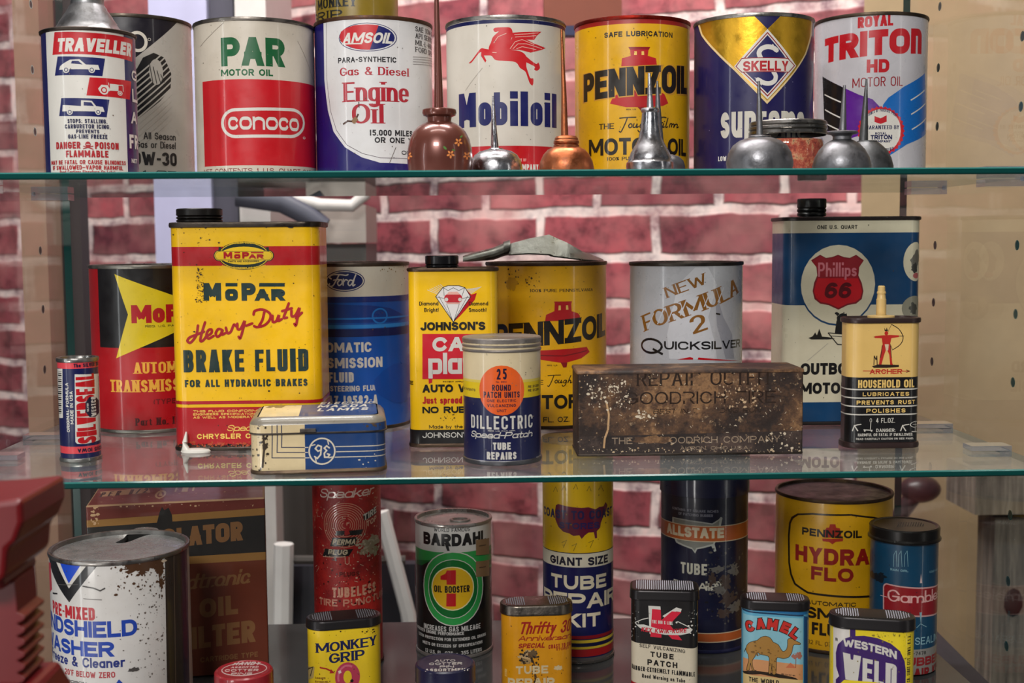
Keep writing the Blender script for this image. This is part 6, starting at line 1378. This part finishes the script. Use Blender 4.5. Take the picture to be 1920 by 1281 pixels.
# ------------------------------------------------------------------ flat tube patch tins with grater caps
def patch_tin(label, xl, xr, d, base, width, depth, r, ytop, ycap, rot, capmat, rows, full=False, wear=.3):
    o = tin(label, xl, xr, ZF, base, depth, r, d=d, ytop=ytop, rot=rot, width=width, wear=wear, name='patch_tin', k=8, group=None)
    n = Vector((-math.sin(o.rot), math.cos(o.rot))); fx, fy = o.x-n.x*depth/2, o.y-n.y*depth/2
    o.zc = z_at((xl+xr)/2, ycap, fx, fy)-ZF; o.cap = capmat; o.rows = rows; o.full = full; return o
def patch_fin(o):
    o.w.build('body', o.t); h, zc = o.h, o.zc
    b = MB(); skin(b, o.prof, [(-.001, 0), (.0006, .0003), (.0008, .0014), (-.0002, .0024)], DKTIN, cap0=True); b.build('base_rim', o.t)
    b = MB(); skin(b, o.prof, [(.0002, zc), (.0010, zc+.0003), (.0011, zc+.001), (.0008, zc+.0016), (.0008, h-.0016), (.0003, h-.0005), (-.0008, h), (-.002, h+.0001)], o.cap, cap1=True); c = b.build('grater_cap', o.t)
    pts = []; W_, D_ = o.W/2-.004, o.D/2-.0035
    nx = int(2*W_/.0016); ny = int(2*D_/.0017)
    for i in range(nx+1):
        x = -W_+2*W_*i/nx
        if not o.full and abs(x) < W_*.36: continue
        for j in range(ny+1):
            y = -D_+2*D_*j/ny
            ex = max(0, abs(x)-(o.W/2-o.r)); ey = abs(y)-(o.D/2-o.r)
            if ex > 0 and math.hypot(ex, max(0, ey)) > o.r-.003: continue
            pts.append((x+.0004*(j % 2), y))
    teeth(c, pts, h, TTH, .00048, .0006)
CAPB = plain('#2a2728', .3, .55, name='dark_cap_metal'); CAPG = metal('#6e675f', .3, .25, '#3a302a', 'grey_cap')
o = patch_tin('yellow patch tin with navy lettering and a red ring-shaped tube drawing', 577, 719, .885, '#e6c423', .0535, .026, .0125, 1163, 1180, 11, CAPB, 0)
w = o.w; w.X(360, 880, 3.195); NB = '#101a4a'
w.T('MONKEY', 742, 1105, 1025, 1082, NB, .26, ct=.6, serif=.7, rise=20, sp=.06); w.T('GRIP', 820, 1035, 1093, 1152, NB, .26, ct=.6, serif=.7, rise=10, sp=.06)
w.ring(932, 1245, 75, 88, 50, '#b83a54', 30); w.ring(932, 1245, 62, 74, 12, '#cf6a7c', 20, 60, 200); w.poly([(875, 1210), (890, 1204), (896, 1220), (880, 1226)], '#e8d8c8'); w.ell(958, 1268, 10, 10, BLK_, 10)
w.line([(765, 1188), (805, 1196), (838, 1212)], 9, '#a81c1c'); w.poly([(832, 1198), (856, 1222), (824, 1224)], '#a81c1c'); w.T('DANGER', 738, 800, 1247, 1258, '#6a1a14', .2); w.T('EXTREMELY', 738, 830, 1270, 1281, '#6a1a14', .2)
w.poly([(692, 1175), (735, 1185), (728, 1250), (694, 1262)], '#b8a060'); w.line([(695, 1200), (725, 1185), (710, 1240)], 8, '#3a3020'); w.specks(1010, 1100, 955, 985, 26, 2, '#3a2a10', 4); w.specks(690, 1140, 960, 1280, 50, 1.6, '#5a4a10', 5); w.ell(890, 972, 5, 5, '#2a2010', 8)
patch_fin(o)
o = patch_tin('orange-yellow patch tin with red slanted lettering and a scuffed front', 938, 1079, .90, '#dd970f', .0535, .026, .0125, 1136, 1155, 2, CAPG, 0, wear=.45)
w = o.w; w.X(760, 880, 3.195); RD = '#9e1c14'
w.T('Thrifty 30', 680, 990, 912, 985, RD, .15, sl=.3, rnd=True, sp=.06); w.T('Anniversary', 675, 995, 995, 1026, RD, .16, sl=.3, script=True, rnd=True, sp=.05); w.T('SPECIAL', 675, 838, 1043, 1072, RD, .22, sl=.25, sp=.07); w.T('COAST TO COAST', 858, 1005, 1050, 1075, RD, .2, arch=6); w.T('STORES', 902, 978, 1068, 1084, RD, .2)
for i, (x, y, rx, ry) in enumerate(((730, 1120, 62, 48), (765, 1110, 36, 40), (720, 1150, 40, 22))): w.blob(x, y, rx, ry, ('#c8a878', '#6a5438', '#a88a5a')[i], 80+i, 24, .5)
w.line([(740, 1110), (760, 1140), (775, 1180), (780, 1270)], 10, '#6a4a24'); w.specks(690, 800, 1080, 1170, 90, 3, '#2a2018', 5); w.specks(760, 800, 1160, 1280, 50, 3, '#3a2a18', 6)
w.T('TUBE', 662, 856, 1178, 1226, '#d8c49a', .22, sp=.14); w.T('REPAIR', 615, 895, 1252, 1310, '#d8c49a', .22, sp=.1); w.blob(915, 1190, 30, 18, '#d8c49a', 9); w.specks(580, 1010, 880, 1280, 70, 1.6, '#7a4a10', 7); w.T('REPAIR', 596, 610, 1196, 1240, '#f0d080', .2, side=1)
patch_fin(o)
o = patch_tin('black, cream and red patch tin with a large red K in a white ring', 1180, 1312, .905, '#d8ccb4', .0500, .030, .007, 1108, 1127, -8, CAPB, 0, full=True)
w = o.w; w.X(1160, 880, 3.195)
w.poly([(62, 700), (478, 730), (478, 1050), (468, 1066), (445, 1074), (85, 1030), (70, 1020), (66, 1000)], BLK_)
w.poly([(178, 818), (250, 822), (252, 842), (200, 838), (205, 1000), (185, 985)], WHI); w.poly([(262, 880), (345, 828), (378, 838), (372, 856), (345, 852), (290, 900)], WHI)
w.poly([(200, 838), (252, 842), (255, 905), (318, 852), (376, 856), (305, 930), (380, 1025), (320, 1018), (256, 950), (256, 1010), (190, 1004)], '#d01c38')
w.ring(270, 945, 172, 56, 0, WHI) if False else None
for q in (((98, 918), (140, 900), (178, 892)), ((98, 918), (130, 950), (200, 975), (280, 990), (370, 992), (425, 980), (440, 962), (420, 945), (352, 912))): w.line(q, 5, WHI)
w.poly([(112, 930), (150, 930), (240, 958), (330, 968), (400, 958), (432, 952), (438, 968), (420, 982), (370, 992), (280, 988), (200, 974), (135, 950)], WHI); w.T('KEX KWIK-KURE', 135, 408, 948, 974, '#c01c30', .2, sl=.15, arch=-9)
w.T('THE BIG K LINE', 200, 324, 908, 928, WHI, .17, rise=-8); w.ell(347, 918, 6, 6, WHI, 10)
K = '#1a1614'; w.T('SELF VULCANIZING', 125, 398, 1062, 1084, K, .15, rise=-30, sp=.18); w.T('TUBE', 190, 330, 1100, 1132, K, .24, rise=-14, sp=.3); w.T('PATCH', 172, 352, 1148, 1182, K, .24, rise=-16, sp=.25); w.T('DANGER-EXTREMELY FLAMMABLE', 80, 456, 1196, 1224, K, .2, rise=-34); w.T('Read Warning on Tube', 140, 398, 1240, 1264, K, .17, rise=-24)
w.poly([(60, 1256), (478, 1300), (478, 1400), (60, 1400)], '#b01828'); w.specks(410, 480, 840, 1000, 40, 2.4, WHI, 4); w.specks(70, 120, 720, 1020, 26, 2, WHI, 5)
patch_fin(o)
o = patch_tin('light blue patch tin with a picture of a standing camel in a desert', 1390, 1519, .90, '#5aa4c4', .0485, .024, .0095, 1128, 1146, -10, CAPB, 0)
w = o.w; w.X(1160, 880, 3.195); CM = '#a87c3c'; CK = '#2a1c10'
w.poly([(740, 800), (1130, 850), (1130, 868), (740, 822)], '#1c6aa0'); w.poly([(740, 828), (1108, 872), (1108, 882), (740, 838)], '#123a5c')
w.poly([(745, 860), (1104, 892), (1104, 1300), (745, 1300)], '#86bccc'); w.poly([(745, 1125), (830, 1140), (1104, 1170), (1104, 1300), (745, 1300)], '#d09464'); w.poly([(745, 1215), (1104, 1262), (1104, 1420), (745, 1420)], '#d8bc80')
w.poly([(1000, 1190), (1030, 1158), (1062, 1192)], '#c8704a'); w.line([(1060, 1190), (1062, 1120)], 4, '#8a4a30'); w.specks(1040, 1090, 1100, 1135, 26, 5, '#a86a5a', 4)
w.poly([(742, 1208), (800, 1205), (940, 1222), (1060, 1250), (1075, 1262), (960, 1250), (850, 1228), (750, 1222)], CK)
camel = [(762, 1085), (768, 1055), (790, 1035), (830, 1025), (850, 1008), (880, 1000), (910, 1012), (925, 1035), (955, 1050), (970, 1075), (985, 1092), (1005, 1080), (1012, 1050), (1012, 1022), (1030, 1012), (1055, 1025), (1088, 1042), (1084, 1052), (1060, 1050), (1045, 1058), (1038, 1095), (1020, 1125), (985, 1135), (950, 1128), (945, 1160), (942, 1225), (920, 1226), (918, 1165), (912, 1222), (898, 1220), (902, 1150), (895, 1120), (850, 1110), (830, 1098), (815, 1125), (800, 1150), (808, 1200), (825, 1205), (800, 1206), (790, 1160), (785, 1202), (765, 1202), (778, 1150), (775, 1110)]
cx_ = sum(p[0] for p in camel)/len(camel); cy_ = sum(p[1] for p in camel)/len(camel)
camel = smooth_loop(camel, 2); w.poly(camel, CM); w.line(camel+camel[:1], 3, CK); w.line([(763, 1070), (752, 1095)], 4, CK); w.specks(800, 960, 1030, 1120, 40, 3, '#7a5626', 5); w.specks(905, 945, 1130, 1210, 20, 3, '#7a5626', 6)
for i, (ch, x, y) in enumerate((('C', 787, 940), ('A', 850, 925), ('M', 922, 930), ('E', 1000, 950), ('L', 1058, 985))):
    ww = 62 if ch == 'M' else 52; rr = (18, 8, -8, -22, -36)[i]
    w.T(ch, x-ww/2, x+ww/2, y-32, y+32, CK, .3, rot=rr, grow=.14); w.T(ch, x-ww/2, x+ww/2, y-32, y+32, '#c42a24', .28, rot=rr)
w.T('THE WORLD', 780, 960, 1255, 1282, K, .18, rise=-14); w.T('REG. U.S. PAT. OFF.', 975, 1060, 1228, 1236, K, .18, rise=-8)
w.poly([(1130, 905), (1172, 890), (1172, 1400), (1130, 1400)], '#d8cc9c'); w.poly([(1108, 880), (1130, 884), (1130, 1400), (1108, 1400)], '#1a4a78'); w.T('CHOICE QUALITY', 1142, 1166, 915, 1290, '#1c2430', .15, side=1, sp=.16)
patch_fin(o)
o = patch_tin('yellow and purple patch tin with a dark grater cap and white lettering', 1562, 1710, .862, '#e8d024', .0565, .024, .0115, 1160, 1183, -15, CAPB, 0)
w = o.w; w.X(1420, 880, 3.195); PP = '#3a1a64'
w.poly([(455, 925), (553, 938), (553, 1400), (455, 1400)], '#d8d2cc'); w.poly([(555, 935), (588, 940), (588, 1010), (555, 1008)], PP)
w.poly([(470, 1100), (482, 1050), (520, 1015), (570, 1000), (640, 998), (720, 1012), (800, 1045), (855, 1090), (882, 1150), (890, 1210), (885, 1420), (470, 1420), (470, 1260), (490, 1240), (472, 1180)], PP)
w.T('WESTERN', 512, 836, 1052, 1100, WHI, .22, rise=-58, sp=.05, rad=.6, arch=10); w.T('WELD', 512, 835, 1132, 1290, WHI, .26, rise=-46, sp=.06, rad=.5); w.T('CO. SIOUX CITY, IOWA, U.S.A.', 897, 917, 992, 1275, '#2a2414', .15, side=1)
w.poly([(480, 1300), (520, 1262), (700, 1275), (840, 1300), (840, 1400), (480, 1400)], '#e8d024')
w.T('WB', 468, 482, 1010, 1030, K, .2); w.specks(560, 920, 940, 1280, 70, 1.6, '#7a6a14', 4); w.specks(690, 900, 960, 1010, 30, 2, '#8a7a20', 5)
patch_fin(o)
# little round tins seen from above
def pill(label, xc, yc, rpx, d, body, top, h):
    dd = ray(xc, yc); q = d/math.hypot(dd.x, dd.y); x, y = dd.x*q, dd.y*q; s = (x*AY.x+y*AY.y)/F; R = rpx*s
    o = Obj(); o.x, o.y, o.R, o.h = x, y, R, h
    o.t = thing('cotter_pin_tin', label, 'tin', (x, y, ZF)); b = MB(); b.lathe([(R-.003, .0), (R-.0008, .0004), (R-.0006, .002), (R-.0006, h-.012)], paint(body, .4), cap0=True); b.build('body', o.t)
    n = 96; rings = [[(R*f*(1-.012*(j % 2)*k)*math.sin(2*PI*j/n), -R*f*(1-.012*(j % 2)*k)*math.cos(2*PI*j/n), z) for j in range(n)] for f, z, k in ((.985, h-.0128, 0), (1.01, h-.0124, 0), (1.0, h-.011, 1), (1.0, h-.0025, 1), (.985, h-.001, 0), (.93, h, 0), (.88, h-.0006, 0))]
    o.mb = MB(); o.mb.loft(rings, paint(top, .5)); o.tp = Top((x, y, ZF), h-.0006, 0, .5)
    o.tp.emit([[(0, 0), (R*.88*math.cos(2*PI*j/48), R*.88*math.sin(2*PI*j/48)), (R*.88*math.cos(2*PI*(j+1)/48), R*.88*math.sin(2*PI*(j+1)/48))] for j in range(48)], top)
    return o
def zfor(yc, d): return (ray(960, yc).z/ray(960, yc).y)*d
o = pill('small red round tin lettered COTTER PINS on its lid', 457, 1256, 56, .855, '#a81a24', '#a4202c', .0576)
tp = o.tp; tp.X(0, 880, 3.194); W2 = '#e0ccc8'
tp.ring(1463, 1198, 134, 40, 5, W2, 40); tp.T('HANDY', 1398, 1562, 1154, 1174, W2, .11, ct=1.9, sl=.1); tp.T('ASSORTED', 1385, 1548, 1181, 1191, W2, .11, ct=1.9); tp.T('COTTER', 1350, 1552, 1197, 1212, W2, .11, ct=1.9, sl=-.1); tp.T('PINS', 1385, 1510, 1218, 1232, W2, .11, ct=1.9);
tp.add_to(o.mb); o.mb.build('lid', o.t)
o = pill('small dark navy round tin lettered AUTO COTTER PIN ASSORTMENT on its lid', 835, 1250, 58, .862, '#1c1c3a', '#1d1d3c', .0522)
tp = o.tp; tp.X(560, 880, 3.195)
tp.T('AUTO', 815, 938, 1140, 1153, WHI, .11, ct=1.9); tp.T('COTTER', 782, 980, 1158, 1172, WHI, .11, ct=1.9); tp.T('PIN', 845, 930, 1177, 1189, WHI, .11, ct=1.9); tp.T('ASSORTMENT', 758, 1022, 1194, 1211, WHI, .11, ct=1.9)
tp.specks(780, 1000, 1140, 1220, 40, 2, '#6a6878', 4); tp.add_to(o.mb); o.mb.build('lid', o.t)
# ------------------------------------------------------------------ red jack in front of the case
JY = .56; J0 = at_y(40, 640, JY); t = thing('screw_jack', 'dark red cast iron ratchet jack standing blurred at the front left', 'jack', (J0.x, JY, ZF-.0118))
RJ = plain('#650a10', .38, name='red_jack_paint')
def jp(x, y, dy=0): p = at_y(x, y, JY+dy); return p.x-J0.x, p.z-(ZF-.012)
def jbox(name, pts, y0, y1, nb=.0):
    b = MB(); P = [jp(*p, y1) for p in pts]; n = len(P)
    b.loft([[(x, y0, z) for x, z in P], [(x, y1, z) for x, z in P]], RJ, True, True); o = b.build(name, t, smooth=False)
    m_ = o.modifiers.new('bevel', 'BEVEL'); m_.width = .0022; m_.segments = 2; m_.limit_method = 'ANGLE'; return o
jbox('head', [(-60, 905), (60, 897), (122, 890), (124, 930), (112, 962), (98, 975), (94, 1022), (72, 1042), (-60, 1042)], -.028, .03)
jbox('collar', [(-50, 1042), (70, 1042), (70, 1062), (-50, 1066)], -.020, .022)
tee = [(-40, 1062), (66, 1062), (70, 1110)]
y = 1118
for k in range(6): tee += [(70, y), (84, y+8), (82, y+14), (70, y+20)]; y += 22
tee += [(74, 1252), (-40, 1252)]
jbox('toothed_bar', tee, -.012, .014)
zb = 0; fx0, fz0 = jp(-60, 1240, .034); fx1, _ = jp(142, 1240, .034)
b = MB(); b.loft([[(fx0*k+ (0 if k == 1 else -.004), -.03*k, z), (fx1*k, -.03*k, z), (fx1*k, .034*k, z), (fx0*k, .034*k, z)] for k, z in ((1.25, 0), (1.25, .012), (.95, max(.02, fz0-.012)), (.62, fz0+.004))], RJ, True, True); o = b.build('foot', t, smooth=False)
m_ = o.modifiers.new('bevel', 'BEVEL'); m_.width = .003; m_.segments = 2
